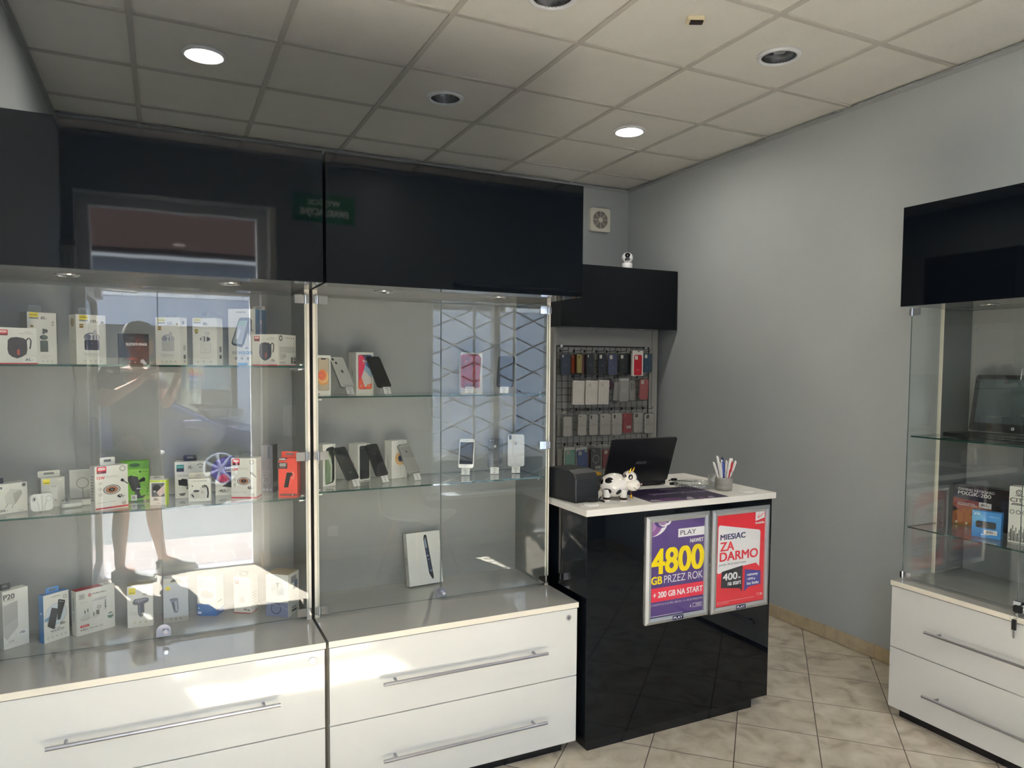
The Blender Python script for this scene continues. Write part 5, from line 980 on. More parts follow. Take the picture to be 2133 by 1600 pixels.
# receipt printer / card terminal block
t = thing('receipt_printer', 'black receipt printer at the left end of the counter', 'printer', (1.643, -.880, CT), math.radians(9))
b = B(); P = [(0, .0), (0, .100), (.018, .122), (.055, .135), (.185, .135), (.20, .12), (.20, .0)]
b.add([(0, y, z) for y, z in P]+[(.130, y, z) for y, z in P], [tuple(range(7)), tuple(reversed(range(7, 14)))]+[(i, 7+i, 7+(i+1) % 7, (i+1) % 7) for i in range(7)])
b.build('housing', mat('printer_black', (28, 31, 36), .42, bump=.02, bscale=400), t, bevel=.008, bseg=3)
B().box(.006, -.0006, .062, .124, .0004, .0635).box(.006, -.0006, .025, .124, .0004, .0262).build('seam_lines', M_DARK, t)
B().box(.05, .06, .1352, .12, .064, .1358).build('paper_slot', M_STEEL, t)
b = B(); b.tube([(.06, -.002, .012), (.075, -.014, .014), (.10, -.012, .010), (.118, -.03, .006), (.12, -.045, .004)], .004, 8).tube([(.04, -.002, .01), (.06, -.016, .006), (.10, -.024, .006), (.13, -.012, .018)], .003, 8); b.build('cable', M_BLKPL, t)
t = thing('card_terminal', 'low black card terminal behind the receipt printer', 'terminal', (1.63, -.565, CT), math.radians(9))
B().prism([(0, 0), (.16, 0), (.16, .05), (.05, .065), (0, .06)], 0, .09, T=RX).build('housing', M_BLKPL, t, bevel=.004)
# cow figurine
t = thing('cow_figurine', 'glossy white cow money box with black spots and gold horns', 'figurine', (1.846, -.868, CT), math.radians(-30))
CW = mat('cow_glaze', (238, 234, 226), .12, coat=.6); CB = mat('cow_black', (16, 15, 17), .12, coat=.6); CG = mat('gold_paint', (196, 152, 60), .25, metal=.9)
body = bpy.data.meshes.new('body'); bm = bmesh.new(); bmesh.ops.create_uvsphere(bm, u_segments=36, v_segments=24, radius=1)
for v in bm.verts:
    x, y, z = v.co; k = 1-.12*max(0, x); v.co = Vector((x*.066, y*.048*k, .064+z*.052*(1-.06*x)))
for f in bm.faces: f.smooth = True
SP = [((-.030, -.040, .092), .017), ((-.036, -.036, .040), .018), ((.016, -.046, .036), .013), ((-.062, -.012, .085), .016), ((-.005, .03, .11), .02), ((.02, .045, .05), .018), ((.045, -.022, .026), .010), ((-.05, .03, .05), .018)]
for f in bm.faces:
    c = f.calc_center_median()
    f.material_index = 0
bm.to_mesh(body); bm.free(); body.materials.append(CW)
o = bpy.data.objects.new('body', body); COL.objects.link(o); o.parent = t
# spots hug the glaze
for (c, r) in SP:
    b = B(); cv = Vector(c); ctr = Vector((0, 0, .064)); d = (cv-ctr)
    def proj(p):
        q = p-ctr; k = 1-.12*max(0, q.x/.066); s = math.sqrt((q.x/.066)**2+(q.y/(.048*k))**2+(q.z/.052)**2); return ctr+q/s*1.012
    a = d.orthogonal().normalized(); e = d.cross(a).normalized(); V = [tuple(proj(cv))]
    for ring in (.34, .67, 1.0):
        for i in range(18):
            th = 2*math.pi*i/18; rr = r*ring*(1+.14*math.sin(2*th+c[0]*90)); V.append(tuple(proj(cv+a*rr*math.cos(th)*1.15+e*rr*math.sin(th)*.9)))
    b.add(V, [(0, 1+i, 1+(i+1) % 18) for i in range(18)]+[(1+18*k+i, 19+18*k+i, 19+18*k+(i+1) % 18, 1+18*k+(i+1) % 18) for k in range(2) for i in range(18)], 0, True); b.build('black_spot', CB, o)
for x in (-.036, .036):
    for y in (-.026, .026):
        g = B(); g.lathe([(.016, .016), (.0145, .030), (.016, .05)], 16, T=Matrix.Translation((x, y, 0))); g.lathe([(.0155, .006), (.016, .0159)], 16, mi=1, T=Matrix.Translation((x, y, 0))); g.lathe([(.0155, 0), (.0155, .0059)], 16, T=Matrix.Translation((x, y, 0)))
        g.build('leg', [CW, mat('cow_hoof', (60, 34, 26), .2)], t)
hd = B(); H0 = Matrix.Translation((.060, -.004, .092)) @ rotz(-.5) @ Matrix.Rotation(math.radians(14), 4, 'Y')
hd.ball((0, 0, .006), .032, .030, .030, 24, T=H0); hd.ball((.022, 0, -.018), .033, .036, .027, 24, T=H0)
h = hd.build('head', CW, t)
b = B(); b.ball((.014, -.0245, .016), .011, .0075, .0125, 16, T=H0); b.ball((.014, .0245, .016), .011, .0075, .0125, 16, T=H0); b.build('eye_patch', CB, h)
b = B()
for s in (-1, 1): b.ball((.018, s*.0305, .016), .0052, .003, .006, 12, T=H0)
b.build('eye', mat('cow_eye', (232, 232, 230), .1), h)
b = B()
for s in (-1, 1): b.ball((.0205, s*.0325, .0155), .0028, .0016, .0032, 10, T=H0)
b.build('pupil', CB, h)
b = B(); b.tube([(.022+.0335*math.sqrt(max(.05, 1-((y/.0365)**2)-((z+.018)/.0275)**2)), y, z) for y, z in [(-.030+.004*i, -.020-.009*math.sin(math.pi*i/9)) for i in range(10)]], .0009, 6, T=H0); b.build('smile', CB, h)
for s in (-1, 1):
    b = B(); b.tube([(0, s*.014, .030), (.002, s*.018, .042), (.004, s*.017, .053)], [.0055, .0045, .0018], 10, T=H0); b.build('horn', CG, h)
    b = B(); b.ball((-.012, s*.030, .014), .010, .012, .007, 12, T=H0); b.build('ear', CB, h)
b = B(); b.ball((.053, -.018, -.008), .004, .005, .004, 10, T=H0); b.ball((.053, .018, -.008), .004, .005, .004, 10, T=H0); b.build('nostril', mat('cow_pink', (214, 178, 170), .2), h)
b = B()
for i in range(26):
    a = math.pi*2*i/26; p = H0 @ Vector((-.012+.010*math.cos(a)*0, .036*math.sin(a), -.006+.040*math.cos(a))); b.ball((p.x-.002-.012*(math.cos(a) < 0)*0, p.y, p.z), .0026, n=8)
b.build('bead_collar', mat('bead_gold', (150, 132, 98), .3, metal=.6), t)
b = B(); b.cyl((.066, -.022, .050), (.068, -.024, .030), .0012, n=6); b.lathe([(.0001, .016), (.005, .014), (.007, .002), (.008, 0)], 14, T=Matrix.Translation((.068, -.024, .013))); b.build('bell', CG, t)
b = B(); b.tube([(-.060, .01, .085), (-.070, .012, .075), (-.071, .012, .05)], .003, 8); b.ball((-.071, .012, .042), .006, .006, .009, 10); b.build('tail', CB, t)
# glass tray
t = thing('coin_tray', 'round clear glass coin tray near the pen pot', 'tray', (2.382, -.752, CT+.0004))
b = B(); b.lathe([(.0001, .0), (.082, 0), (.094, .004), (.096, .022), (.090, .025), (.084, .022), (.080, .010), (.0001, .008)], 44); b.build('glass_dish', glass('dish_glass', (.90, .91, .905), .16, .12), t)
b = B()
for i in range(36):
    a = 2*math.pi*i/36; b.tube([(.0955*math.cos(a), .0955*math.sin(a), .004), (.097*math.cos(a+.06), .097*math.sin(a+.06), .022)], .0022, 6)
b.build('cut_ribs', glass('dish_glass'), t)
# pen pot
t = thing('pen_pot', 'short grey glazed pot holding pens', 'pot', (2.455, -.868, CT))
b = B(); b.lathe([(.0001, 0), (.036, 0), (.039, .003), (.0405, .018), (.038, .024), (.0405, .028), (.0415, .042), (.0385, .047), (.040, .053), (.0395, .059), (.037, .061), (.035, .059), (.035, .008), (.0001, .006)], 36, sx=1.0); b.build('pot', mat('grey_glaze', (150, 148, 142), .25, vary=.1, vscale=30, coat=.4), t)
t = thing('frosted_cup', 'small frosted tumbler hidden behind the pen pot', 'cup', (2.452, -.800, CT))
B().lathe([(.0001, 0), (.024, 0), (.027, .066), (.025, .066), (.0225, .003), (.0001, .003)], 28).build('tumbler', glass('frosted', (.93, .94, .93), .14, .35), t)
PENS = [(-.022, .004, -.55, .02, 0xeeede8, 'white pen leaning furthest left in the pot', .150), (-.012, -.010, -.36, -.06, 0xf2f2ee, 'white pen leaning left beside the blue one', .142), (-.012, .012, -.20, .10, 0xf0f0ec, 'tallest white pen at the back of the pot', .168), (-.004, -.014, -.24, -.10, 0x2c3f94, 'blue pen slanting left in the pot', .146), (.004, -.004, -.22, -.02, 0xf4f4f0, 'white pen standing just right of the slanted blue one', .150), (.008, .014, .02, .12, 0x24305e, 'navy blue pen upright at the back of the pot', .158), (.012, -.012, .16, -.08, 0xf0efea, 'white pen in the middle leaning slightly right', .156), (.016, .012, .24, .10, 0xecebe6, 'short white pen behind the red one', .142), (.022, -.006, .34, -.06, 0xb02a32, 'red pen leaning right in the pot', .140), (.024, .006, .42, .04, 0xf2f2ee, 'white pen with flat clip leaning right', .158), (.028, -.002, .56, -.02, 0xeeede8, 'white pen leaning furthest right in the pot', .150)]
for x, y, ax, ay, c, lb, L in PENS:
    t = thing('pen', lb, 'pen', (2.455+x*.45, -.868+y*.45, CT+.0085), 0, 'pens in the grey pot'); L *= .92
    t.rotation_euler = (-ay*.9, ax*.72, 0)
    B().lathe([(.0012, 0), (.0038, .012), (.0042, .02), (.0042, L-.012), (.0034, L-.002), (.0001, L)], 12).build('barrel', mat('pen_%06x' % c, c, .3), t)
    B().box(-.0022, -.0075, L-.052, .0022, -.0045, L-.006).build('clip', mat('pen_clip_%06x' % c, c, .3), t)
# security camera on top of the bay canopy
t = thing('security_camera', 'white ball security camera on top of the black bay canopy', 'camera', (3.135, .93, 2.2815), math.radians(-32))
B().lathe([(.0001, 0), (.036, 0), (.037, .004), (.037, .040), (.030, .043), (.0001, .043)], 32).build('base', M_FRAMEW, t)
B().ball((0, 0, .078), .041, n=28).build('ball_head', M_FRAMEW, t)
b = B(); P = rrect(-.019, -.033, .019, .033, .018, 8); Q = []
for x, z in P: Q.append((x, -math.sqrt(max(.0416**2-x*x-z*z, 1e-6)), .080+z))
Q = [(x*s_, -math.sqrt(.0419**2-(x*s_)**2-(z*s_)**2), .080+z*s_) for s_ in (1, .8, .6, .4, .2) for x, z in P]; n_ = len(P)
b.add(Q+[(0, -.0419, .080)], [(k*n_+i, k*n_+(i+1) % n_, (k+1)*n_+(i+1) % n_, (k+1)*n_+i) for k in range(4) for i in range(n_)]+[(4*n_+i, 4*n_+(i+1) % n_, 5*n_) for i in range(n_)], 0, True); f = b.build('black_face', mat('camera_face', (12, 12, 15), .1), t)
b = B(); b.tube([(.010*math.cos(a), -.0438, .068+.010*math.sin(a)) for a in [2*math.pi*i/20 for i in range(20)]], .0012, 6, closed=True); b.ball((0, -.0425, .092), .003, .001, .005, 8); b.build('lens_ring', M_STEEL, f)

# ------------------------------------------------------------------ goods in the right cabinet (front looks along -x)
RZ = -90
def rprod(*a, **k): return product(*a, **k)
t = thing('laptop', 'black laptop open on the top glass shelf of the right cabinet', 'laptop', (3.292, -1.412, 1.2736), math.radians(-90))
B().prism(rrect(0, 0, .375, .19, .014), .004, .020, T=Matrix.Translation((0, -.08, 0))).build('base', BKL, t, bevel=.002)
B().box(.012, -.0806, .0105, .363, -.0799, .0125).build('silver_edge', M_CHROME, t)
B().box(.03, .02, .0201, .345, .095, .0212).build('keyboard', M_BLKPL, t)
lid = B().prism(rrect(0, 0, .375, .255, .014), 0, .008, T=RX).build('lid', BKL, t, (0, .118, .022), (math.radians(-10), 0, 0), bevel=.002)
B().box(.022, -.0095, .038, .353, -.0081, .236).build('screen', mat('laptop_screen', (84, 94, 96), .06), lid)
art([('E', .5, .5, .5, .5, 0xd8dcdc), ('V', 'hp', .28, .22, .72, .80, 0x20242a)], .014, .014, 'maker_badge', lid, Matrix.Translation((.182, -.0083, .012)))
art([('E', .03, .5, .03, .5, 0xd8dcdc), ('R', .12, .35, 1, .65, 0x9aa0a0)], .08, .007, 'corner_print', lid, Matrix.Translation((.19, -.0083, .2445)))
rprod('keyboard_box', 'dark red gaming keyboard box standing on the lower shelf', 'box', (3.385, -1.365, .861), -90, .46, .185, .05,
    [('P', [(.0, .0), (.45, 0), (.40, .45), (.30, .62), (.0, .66)], 0x8a463c), ('P', [(.05, .05), (.25, .1), (.36, .40), (.20, .58), (.04, .5)], 0xb0685a), ('P', [(.0, .30), (.06, .36), (.0, .46)], 0x17151a), ('P', [(.42, .35), (.50, .5), (.42, .62)], 0x17151a), ('P', [(.52, .85), (.62, 1), (1, 1), (1, .70)], 0x9a4a3c), ('V', 'GAMING KEYBOARD', .05, .86, .40, .92, 0xd8d6d2), ('V', 'MXGK-200', .05, .75, .37, .84, 0xe8e6e2), ('V', 'GAMING MOUSE', .05, .535, .22, .565, 0xd8d6d2), ('V', 'MXGM-200', .05, .485, .24, .525, 0xe8e6e2), ('P', [(.18, .30), (.22, .36), (.30, .36), (.36, .28), (.32, .14), (.22, .16)], 0x24242a), ('P', [(.19, .30), (.23, .35), (.26, .30), (.24, .2)], 0x6a6a70)] +
    [('R', .47+.052*i, .20+.115*j, .47+.052*i+.042, .20+.115*j+.09, 0x2c3448) for i in range(10) for j in range(5)] + [('E', .05+.1*i, .06, .012, .012, 0xd8d6d2) for i in range(4)], card=mat('dark_card', (26, 24, 28), .35), price=('80,-', .26, .50, .12, .13))
rprod('router_box', 'light blue router box marked 200,- on the lower shelf', 'box', (3.205, -1.565, .861), -76, .108, .112, .030,
    [('P', [(.0, .6), (.4, .35), (.55, .6), (.25, 1), (0, 1)], 0x5aa4dc), ('V', 'ZTE', .08, .84, .27, .91, 0xeef4f8), ('T', 'MF971R', .60, .80, .94, .845, 0xd4e8f4), ('Q', .14, .36, .84, .62, .07, 0x33383f), ('S', [(.24, .49), (.30, .50)], .015, 0x8a8e92), ('S', [(.40, .53), (.43, .53)], .02, 0x9a9ea2), ('S', [(.52, .53), (.56, .53)], .02, 0x9a9ea2), ('S', [(.40, .44), (.43, .44)], .02, 0x9a9ea2), ('S', [(.52, .44), (.56, .44)], .02, 0x9a9ea2), ('R', .32, .10, .62, .125, 0xd4e8f4)],
    card=mat('sky_card', (66, 140, 208), .35), price=('200,-', .43, .14, .46, .17))
rprod('speaker_box', 'narrow black and white box printed CITY with a skyline', 'box', (3.235, -1.695, .861), -80, .070, .232, .060,
    [('G', .5, .90, .13, .17, 0x3a3a3a), ('G', .5, .90, .06, .09, 0x3a3a3a), ('R', .30, .835, .75, .845, 0x3a3a3a), ('V', 'CITY', .06, .73, .96, .80, 0x6a6a68), ('R', .16, .695, .70, .708, 0x3a3a3a), ('R', .10, .675, .90, .688, 0x3a3a3a), ('G', .18, .55, .09, .12, 0x3a3a3a), ('G', .5, .55, .09, .12, 0x3a3a3a), ('G', .82, .55, .09, .12, 0x3a3a3a)] + [('R', .04+.085*i, .03, .04+.085*i+.07, .18+.16*((i*7) % 5)/5, 0x4a4a48 if i % 2 else 0x8a8a86) for i in range(11)] + [('E', .1+.17*i, .08+.05*((i*3) % 4), .05, .04, 0xdcdad4) for i in range(6)])
t = thing('price_label', 'small white price label stuck beside the router box', 'label', (3.20, -1.79, .8615), math.radians(-80))
B().box(0, 0, 0, .05, .0015, .026).build('label_card', M_PAPER, t); art([('K', '50,-', .1, .15, .8, .85, 0x16161e)], .05, .026, 'handwriting', t)
# ------------------------------------------------------------------ what the glass reflects: front wall, street, the person taking the picture
t = thing('exit_sign', 'green emergency exit sign on the front wall over the doorway side', 'sign', (1.375, Y0+.0005, 2.585), math.pi)
B().box(0, -.004, 0, .445, 0, .20).build('sign_plate', ink(0x0f7a4a), t)
art([('V', 'WYJŚCIE', .25, .54, .75, .84, 0xf2f6f2), ('V', 'EWAKUACYJNE', .12, .16, .88, .46, 0xf2f6f2)], .445, .20, 'lettering', t, Matrix.Translation((0, -.004, 0)))
t = thing('wall_socket', 'white double wall socket low on the front wall', 'socket', (1.345, Y0+.0005, .20), math.pi)
B().prism(rrect(0, 0, .082, .082, .008), 0, .010, T=RX).build('socket_plate', M_FRAMEW, t, bevel=.002)
for x, z in ((.026, .052), (.056, .028)):
    B().cyl((x, -.0101, z), (x, -.013, z), .019, n=24).cyl((x-.006, -.0131, z), (x-.006, -.0134, z), .0028, n=8, mi=1).cyl((x+.006, -.0131, z), (x+.006, -.0134, z), .0028, n=8, mi=1).build('socket_cup', [M_FRAMEW, M_DARK], t)
t = thing('intercom', 'pale wall intercom handset beside the doorway', 'intercom', (1.02, Y0+.0005, 1.02), math.pi)
B().prism(rrect(0, 0, .09, .24, .02), 0, .03, T=RX).build('housing', M_FRAMEW, t, bevel=.004)
b = B(); b.tube([(.045, -.034, .02), (.045, -.05, .04), (.045, -.05, .20), (.045, -.034, .22)], .012, 10); b.build('handset', M_FRAMEW, t)
# chair
t = thing('shell_chair', 'white shell chair on splayed legs behind the camera', 'chair', (1.78, -3.12, 0), math.radians(150))
b = B(); N, Mq = 15, 17; g = []
prof = [(-.21, .425), (-.19, .445), (-.12, .44), (-.02, .425), (.08, .425), (.15, .445), (.19, .50), (.205, .58), (.215, .66), (.225, .74), (.235, .80), (.235, .835), (.225, .85), (.222, .853), (.22, .855), (.219, .856), (.218, .857)]
for j, (y, z) in enumerate(prof):
    wv = .235 - .05*abs(j-6)/10
    for i in range(N):
        u = (i/(N-1))*2-1; g.append((u*wv, y-.05*u*u*(1 if j > 5 else .2), z+(.05*u*u if j < 6 else 0)))
b.add(g, [(j*N+i, j*N+i+1, (j+1)*N+i+1, (j+1)*N+i) for j in range(len(prof)-1) for i in range(N-1)], 0, True)
o = b.build('seat_shell', mat('chair_white', (232, 232, 230), .35), t); md = o.modifiers.new('thick', 'SOLIDIFY'); md.thickness = .008
WOOD = mat('chair_wood', (176, 138, 96), .5, vary=.1)
for sx in (-1, 1):
    for sy_2 in (-1, 1): B().cyl((sx*.13, sy_2*.11-.02, .415), (sx*.22, sy_2*.21-.02, 0), .014, .010, 12).build('leg', WOOD, t)
b = B()
for sx in (-1, 1): b.tube([(sx*.17, -.17, .25), (sx*.13, .10, .41)], .004, 6).tube([(sx*.17, .13, .25), (sx*.13, -.13, .41)], .004, 6)
b.build('wire_brace', M_BLKPL, t)

# parked car across the street
t = thing('parked_car', 'dark blue car parked across the street, reflected in the showcase', 'car', (0, -7.62, -.02))
CP = mat('car_paint', (26, 34, 78), .22, spec=.4); CGl = mat('car_glass', (26, 32, 36), .03); CTy = mat('tyre', (24, 24, 25), .8); CRm = mat('wheel_silver', (190, 192, 196), .25, metal=.7)
low = [(-2.55, .22), (1.48, .22), (1.60, .36), (1.57, .54), (1.42, .65), (1.14, .73), (.66, .86), (-2.2, .96), (-2.56, .92), (-2.62, .55)]
arch = []
b = B(); b.prism(low, 0, 1.66, T=Matrix.Translation((0, 0, 0)) @ RX)
lo = b.build('body', CP, t, bevel=.04, bseg=3)
bt = [(.70, .855), (-2.30, .94)]; tp = [(-.36, 1.40), (-.9, 1.47), (-1.7, 1.46), (-2.18, 1.36)]
ring0 = [(.70, -.04, .855), (-2.30, -.04, .94), (-2.30, -1.62, .94), (.70, -1.62, .855)]
ring1 = [(-.40, -.20, 1.42), (-2.10, -.20, 1.42), (-2.10, -1.46, 1.42), (-.40, -1.46, 1.42)]
b = B(); b.add(ring0+ring1, [(0, 1, 5, 4), (1, 2, 6, 5), (2, 3, 7, 6), (3, 0, 4, 7), (4, 5, 6, 7)]); b.build('cabin', CP, t, bevel=.05, bseg=3)
def sidept(u, v):   # on the near cabin face
    a = Vector(ring0[0]).lerp(Vector(ring0[1]), u); c = Vector(ring1[0]).lerp(Vector(ring1[1]), u); return a.lerp(c, v)+Vector((0, .012, 0))
for u0, u1 in ((.17, .47), (.50, .80)):
    b = B(); b.add([tuple(sidept(u0, .10)), tuple(sidept(u1, .10)), tuple(sidept(u1-.01, .88)), tuple(sidept(u0-.02, .88))], [(0, 1, 2, 3)]); b.build('side_window', CGl, t)
b = B(); b.add([tuple(sidept(.04, .10)), tuple(sidept(.15, .10)), tuple(sidept(.14, .72))], [(0, 1, 2)]); b.build('quarter_window', CGl, t)
b = B(); a0, a1, c0, c1 = Vector(ring0[3]), Vector(ring0[0]), Vector(ring1[3]), Vector(ring1[0])
def fr(u, v): return tuple(a0.lerp(a1, u).lerp(c0.lerp(c1, u), v)+Vector((.012, 0, .012)))
b.add([fr(.05, .04), fr(.95, .04), fr(.93, .93), fr(.07, .93)], [(0, 1, 2, 3)]); b.build('windscreen', CGl, t)
for x in (.713, -1.86):
    for y in (.03, -1.69):
        w = B(); w.cyl((x, y-.10, .30), (x, y+.0, .30), .30, n=36).cyl((x, y-.09, .30), (x, y+.006, .30), .17, n=36, mi=0); wo_ = w.build('wheel', CTy, t)
        b = B(); sy3 = y+.007 if y > 0 else y-.107
        b.tube([(x+.19*math.cos(2*math.pi*i/32), sy3, .30+.19*math.sin(2*math.pi*i/32)) for i in range(32)], .018, 8, closed=True); b.cyl((x, sy3-.004, .3), (x, sy3+.01, .3), .05, n=20)
        for k in range(7):
            a = 2*math.pi*k/7; b.tube([(x+.04*math.cos(a), sy3+.003, .30+.04*math.sin(a)), (x+.19*math.cos(a), sy3, .30+.19*math.sin(a))], [.024, .030], 8)
        b.build('rim', CRm, wo_)
    b = B(); b.prism([(x+.36*math.cos(math.pi*i/16), .30+.36*math.sin(math.pi*i/16)) for i in range(17)]+[(x-.36, .2), (x+.36, .2)], 0, .004, T=Matrix.Translation((0, .004, 0)) @ RX); b.build('wheel_well_shade', mat('arch_shadow', (14, 15, 17), .9), t)  # flat dark plate standing in for the shade inside the wheel well
B().box(.30, .0, .80, .52, .16, .92).build('wing_mirror', CP, t, bevel=.03)
for x in (-.35, -1.35): B().box(x-.10, .001, .70, x+.08, .03, .725).build('door_handle', CRm, t)
B().box(-2.3, .001, .42, .30, .012, .45).build('side_trim', CTy, t)
b = B(); b.prism([(1.30, .56), (1.575, .50), (1.56, .58), (1.34, .68)], 0, .01, T=Matrix.Translation((0, .008, 0)) @ RX); b.build('headlight', mat('lamp_glass', (200, 206, 210), .08), t)
b = B()
b.tube([(.20, .004, .84), (.22, .004, .45)], .003, 4).tube([(-.85, .004, .86), (-.85, .004, .40)], .003, 4); b.build('door_seam', M_DARK, t)

# shop front opposite
t = thing('shop_building', 'pale low shop building across the street with a curtained window', 'building', (0, -10, 0))
FW = mat('far_render', (176, 182, 196), .8, bump=.1, bscale=30)
b = B(); b.box(-8, -3, 0, -1.45, 0, 3.05).box(1.13, -3, 0, 9, 0, 3.05).box(-1.45, -3, 0, 1.13, 0, .88).box(-1.45, -3, 2.14, 1.13, 0, 3.05); b.build('facade', FW, t)
b = B(); b.add([(x, y, z) for x in (-8.2, 9.2) for y, z in ((.35, 3.051), (.35, 3.14), (-3.0, 4.75), (-3.1, 4.62))], [(3, 2, 1, 0), (4, 5, 6, 7)]+[(i, (i+1) % 4, 4+(i+1) % 4, 4+i) for i in range(4)]); b.build('roof', mat('roof_brown', (66, 54, 50), 1.0, spec=0.0, vary=.15, vscale=12), t)
b = B()
for i in range(52): b.box(-8+i*.33, .0005, 2.56, -8+i*.33+.312, .02, 2.68)
b.build('tile_course', mat('white_tile', (226, 228, 230), .3), t)
b = B()
for j in range(12): b.box(-1.44, -.10+.004*(j % 2), 1.661+j*.04, 1.12, -.05, 1.697+j*.04)
b.build('roller_shutter', mat('shutter_grey', (70, 74, 78), .5), t)
B().box(-1.43, -.2, .885, 1.11, -.19, 1.658).build('shop_window', M_GLASS, t)
b = B()
for x0, x1, z0, z1 in ((-1.44, 1.12, .881, .93), (1.06, 1.12, .931, 1.66), (-1.44, -1.38, .931, 1.66), (.28, .33, .931, 1.66)): b.box(x0, -.16, z0, x1, -.08, z1)
b.build('window_frame', mat('brown_frame', (74, 62, 54), .5), t)
B().box(-1.5, .0001, .80, 1.2, .12, .879).build('window_ledge', mat('ledge_grey', (120, 116, 112), .7), t)
b = B(); n = 60
for s, xa, xb, c in ((0, -1.2, .62, 0),):
    V = []
    for i in range(n):
        x = xa+(xb-xa)*i/(n-1); V += [(x, -.26+.03*math.sin(i*1.1), .95), (x, -.26+.03*math.sin(i*1.1), 1.66)]
    b.add(V, [(2*i, 2*i+2, 2*i+3, 2*i+1) for i in range(n-1)], 0, True)
b.build('curtain', mat('cream_curtain', (222, 214, 186), .8, vary=.12, vscale=10), t)
b = B(); b.box(.36, -.26, 1.18, 1.04, -.24, 1.64); b.build('display_poster', mat('poster_blue', (126, 146, 160), .5), t)
art([('R', .55, .3, .92, .85, 0xe6e4e6), ('P', [(.58, .55), (.9, .62), (.9, .5), (.58, .42)], 0xd84a50), ('P', [(.58, .66), (.9, .74), (.9, .62), (.58, .55)], 0xe8c04a), ('P', [(.58, .42), (.9, .5), (.9, .4), (.58, .34)], 0x4a6ac0)], .68, .46, 'poster_print', t, Matrix.Translation((1.04, -.239, 1.18)) @ rotz(math.pi))
B().box(-1.44, -1.2, .5, 1.12, -1.19, 2.2).build('shop_back', mat('shop_inside', (196, 176, 150), .8), t)

# ------------------------------------------------------------------ the person taking the picture (seen mirrored in the glass)
def skin_obj(name, nodes, edges, m, parent, sub=2, root=0, loc=None):
    me = bpy.data.meshes.new(name); me.from_pydata([n[0] for n in nodes], edges, []); me.materials.append(m)
    o = bpy.data.objects.new(name, me); COL.objects.link(o)
    if parent is not None: o.parent = parent
    s = o.modifiers.new('skin', 'SKIN'); s.use_smooth_shade = True
    for i, n in enumerate(nodes):
        r = n[1]; me.skin_vertices[0].data[i].radius = r if isinstance(r, tuple) else (r, r)
        me.skin_vertices[0].data[i].use_root = (i == root)
    d = o.modifiers.new('smooth', 'SUBSURF'); d.levels = sub; d.render_levels = sub
    return o
t = thing('person', 'person in a grey cap, dark t-shirt and shorts photographing from the doorway', 'person', (-.08, -3.92, 0))
PO = Vector((-.08, -3.92, 0)); F_ = Vector((.6, .8, 0)); R_ = Vector((.8, -.6, 0)); Zu = Vector((0, 0, 1))
def W(x, y, z): return Vector((x, y, z))-PO
def Lc(r, f, z): return R_*r+F_*f+Zu*z
SK = mat('skin', (178, 140, 122), .5, vary=.05, vscale=8)
nd = []; ed = []
def N_(p, r, par=None):
    nd.append((tuple(p), r)); i = len(nd)-1
    if par is not None: ed.append((par, i))
    return i
pel = N_(Lc(0, 0, .97), (.145, .115)); wa = N_(Lc(0, .0, 1.12), (.135, .10), pel); ch = N_(Lc(0, .0, 1.30), (.155, .115), wa); uc = N_(Lc(0, 0, 1.45), (.12, .095), ch)
nk = N_(Lc(0, .015, 1.545), .058, uc); n2 = N_(Lc(0, .035, 1.60), .056, nk); hb = N_(Lc(0, .06, 1.655), (.070, .078), n2); hm = N_(Lc(0, .055, 1.735), (.080, .098), hb); ht = N_(Lc(0, .045, 1.80), (.068, .080), hm)
N_(Lc(0, .155, 1.70), .013, hm)     # nose
for s in (-1, 1): N_(Lc(s*.088, .04, 1.715), .014, hm)    # ears
camR = Vector((cy, -sy, 0)); camF = Vector((sy, cy, 0))
for s, el, wr, grip in ((1, W(.115, -3.79, 1.275), W(.185, -3.60, 1.455), camR*.125), (-1, W(-.285, -3.665, 1.30), W(-.055, -3.585, 1.445), camR*-.035)):
    sh = N_(Lc(s*.165, 0, 1.475), .062, uc); ua = N_(Lc(s*.165, 0, 1.475).lerp(el, .5), .050, sh); e = N_(el, .042, ua); fa = N_(el.lerp(wr, .4), .043, e); w = N_(wr, .028, fa)
    gp = (CAM_LOC-PO)+grip-camF*.045-Zu*.015
    pm = N_(wr.lerp(gp, .62), (.034, .018), w)
    base = wr.lerp(gp, .9)
    for k in range(4):
        up_ = Zu*(.030-.022*k); a = N_(base+up_, .0095, pm); c = N_(base+up_+(gp-wr).normalized()*.030+camF*.020, .0085, a); N_(base+up_+(gp-wr).normalized()*.020+camF*.036-camR*s*.022, .0078, c)
    th = N_(wr.lerp(gp, .5)+Zu*.010-camF*.018, .011, pm); N_(base-camF*.022-camR*s*.025+Zu*.004, .0095, th)
for s, kn, an, toe, zf in ((-1, W(-.185, -3.835, .50), W(-.205, -3.845, .10), W(-.02, -3.80, .045), 0), (1, W(.015, -3.985, .51), W(.07, -3.995, .112), W(.25, -4.01, .057), .012)):
    hp = N_(Lc(s*.088, 0, .90), .092, pel); mt = N_(Lc(s*.088, 0, .90).lerp(kn, .5), .080, hp); k = N_(kn, .056, mt); cf = N_(kn.lerp(an, .32)-F_*.012, .058, k); lo_ = N_(kn.lerp(an, .75), .038, cf); a = N_(an, .036, lo_)
    N_(an.lerp(toe, .6)-Zu*.01, .033, a)
skin_obj('body', nd, ed, SK, t, 2, pel)
TS = mat('tshirt_dark', (52, 54, 58), .85); SH = mat('shorts_dark', (44, 46, 52), .85); CPm = mat('cap_grey', (118, 118, 114), .8)
n2_ = []; e2 = []
def M_(p, r, par=None):
    n2_.append((tuple(p), r)); i = len(n2_)-1
    if par is not None: e2.append((par, i))
    return i
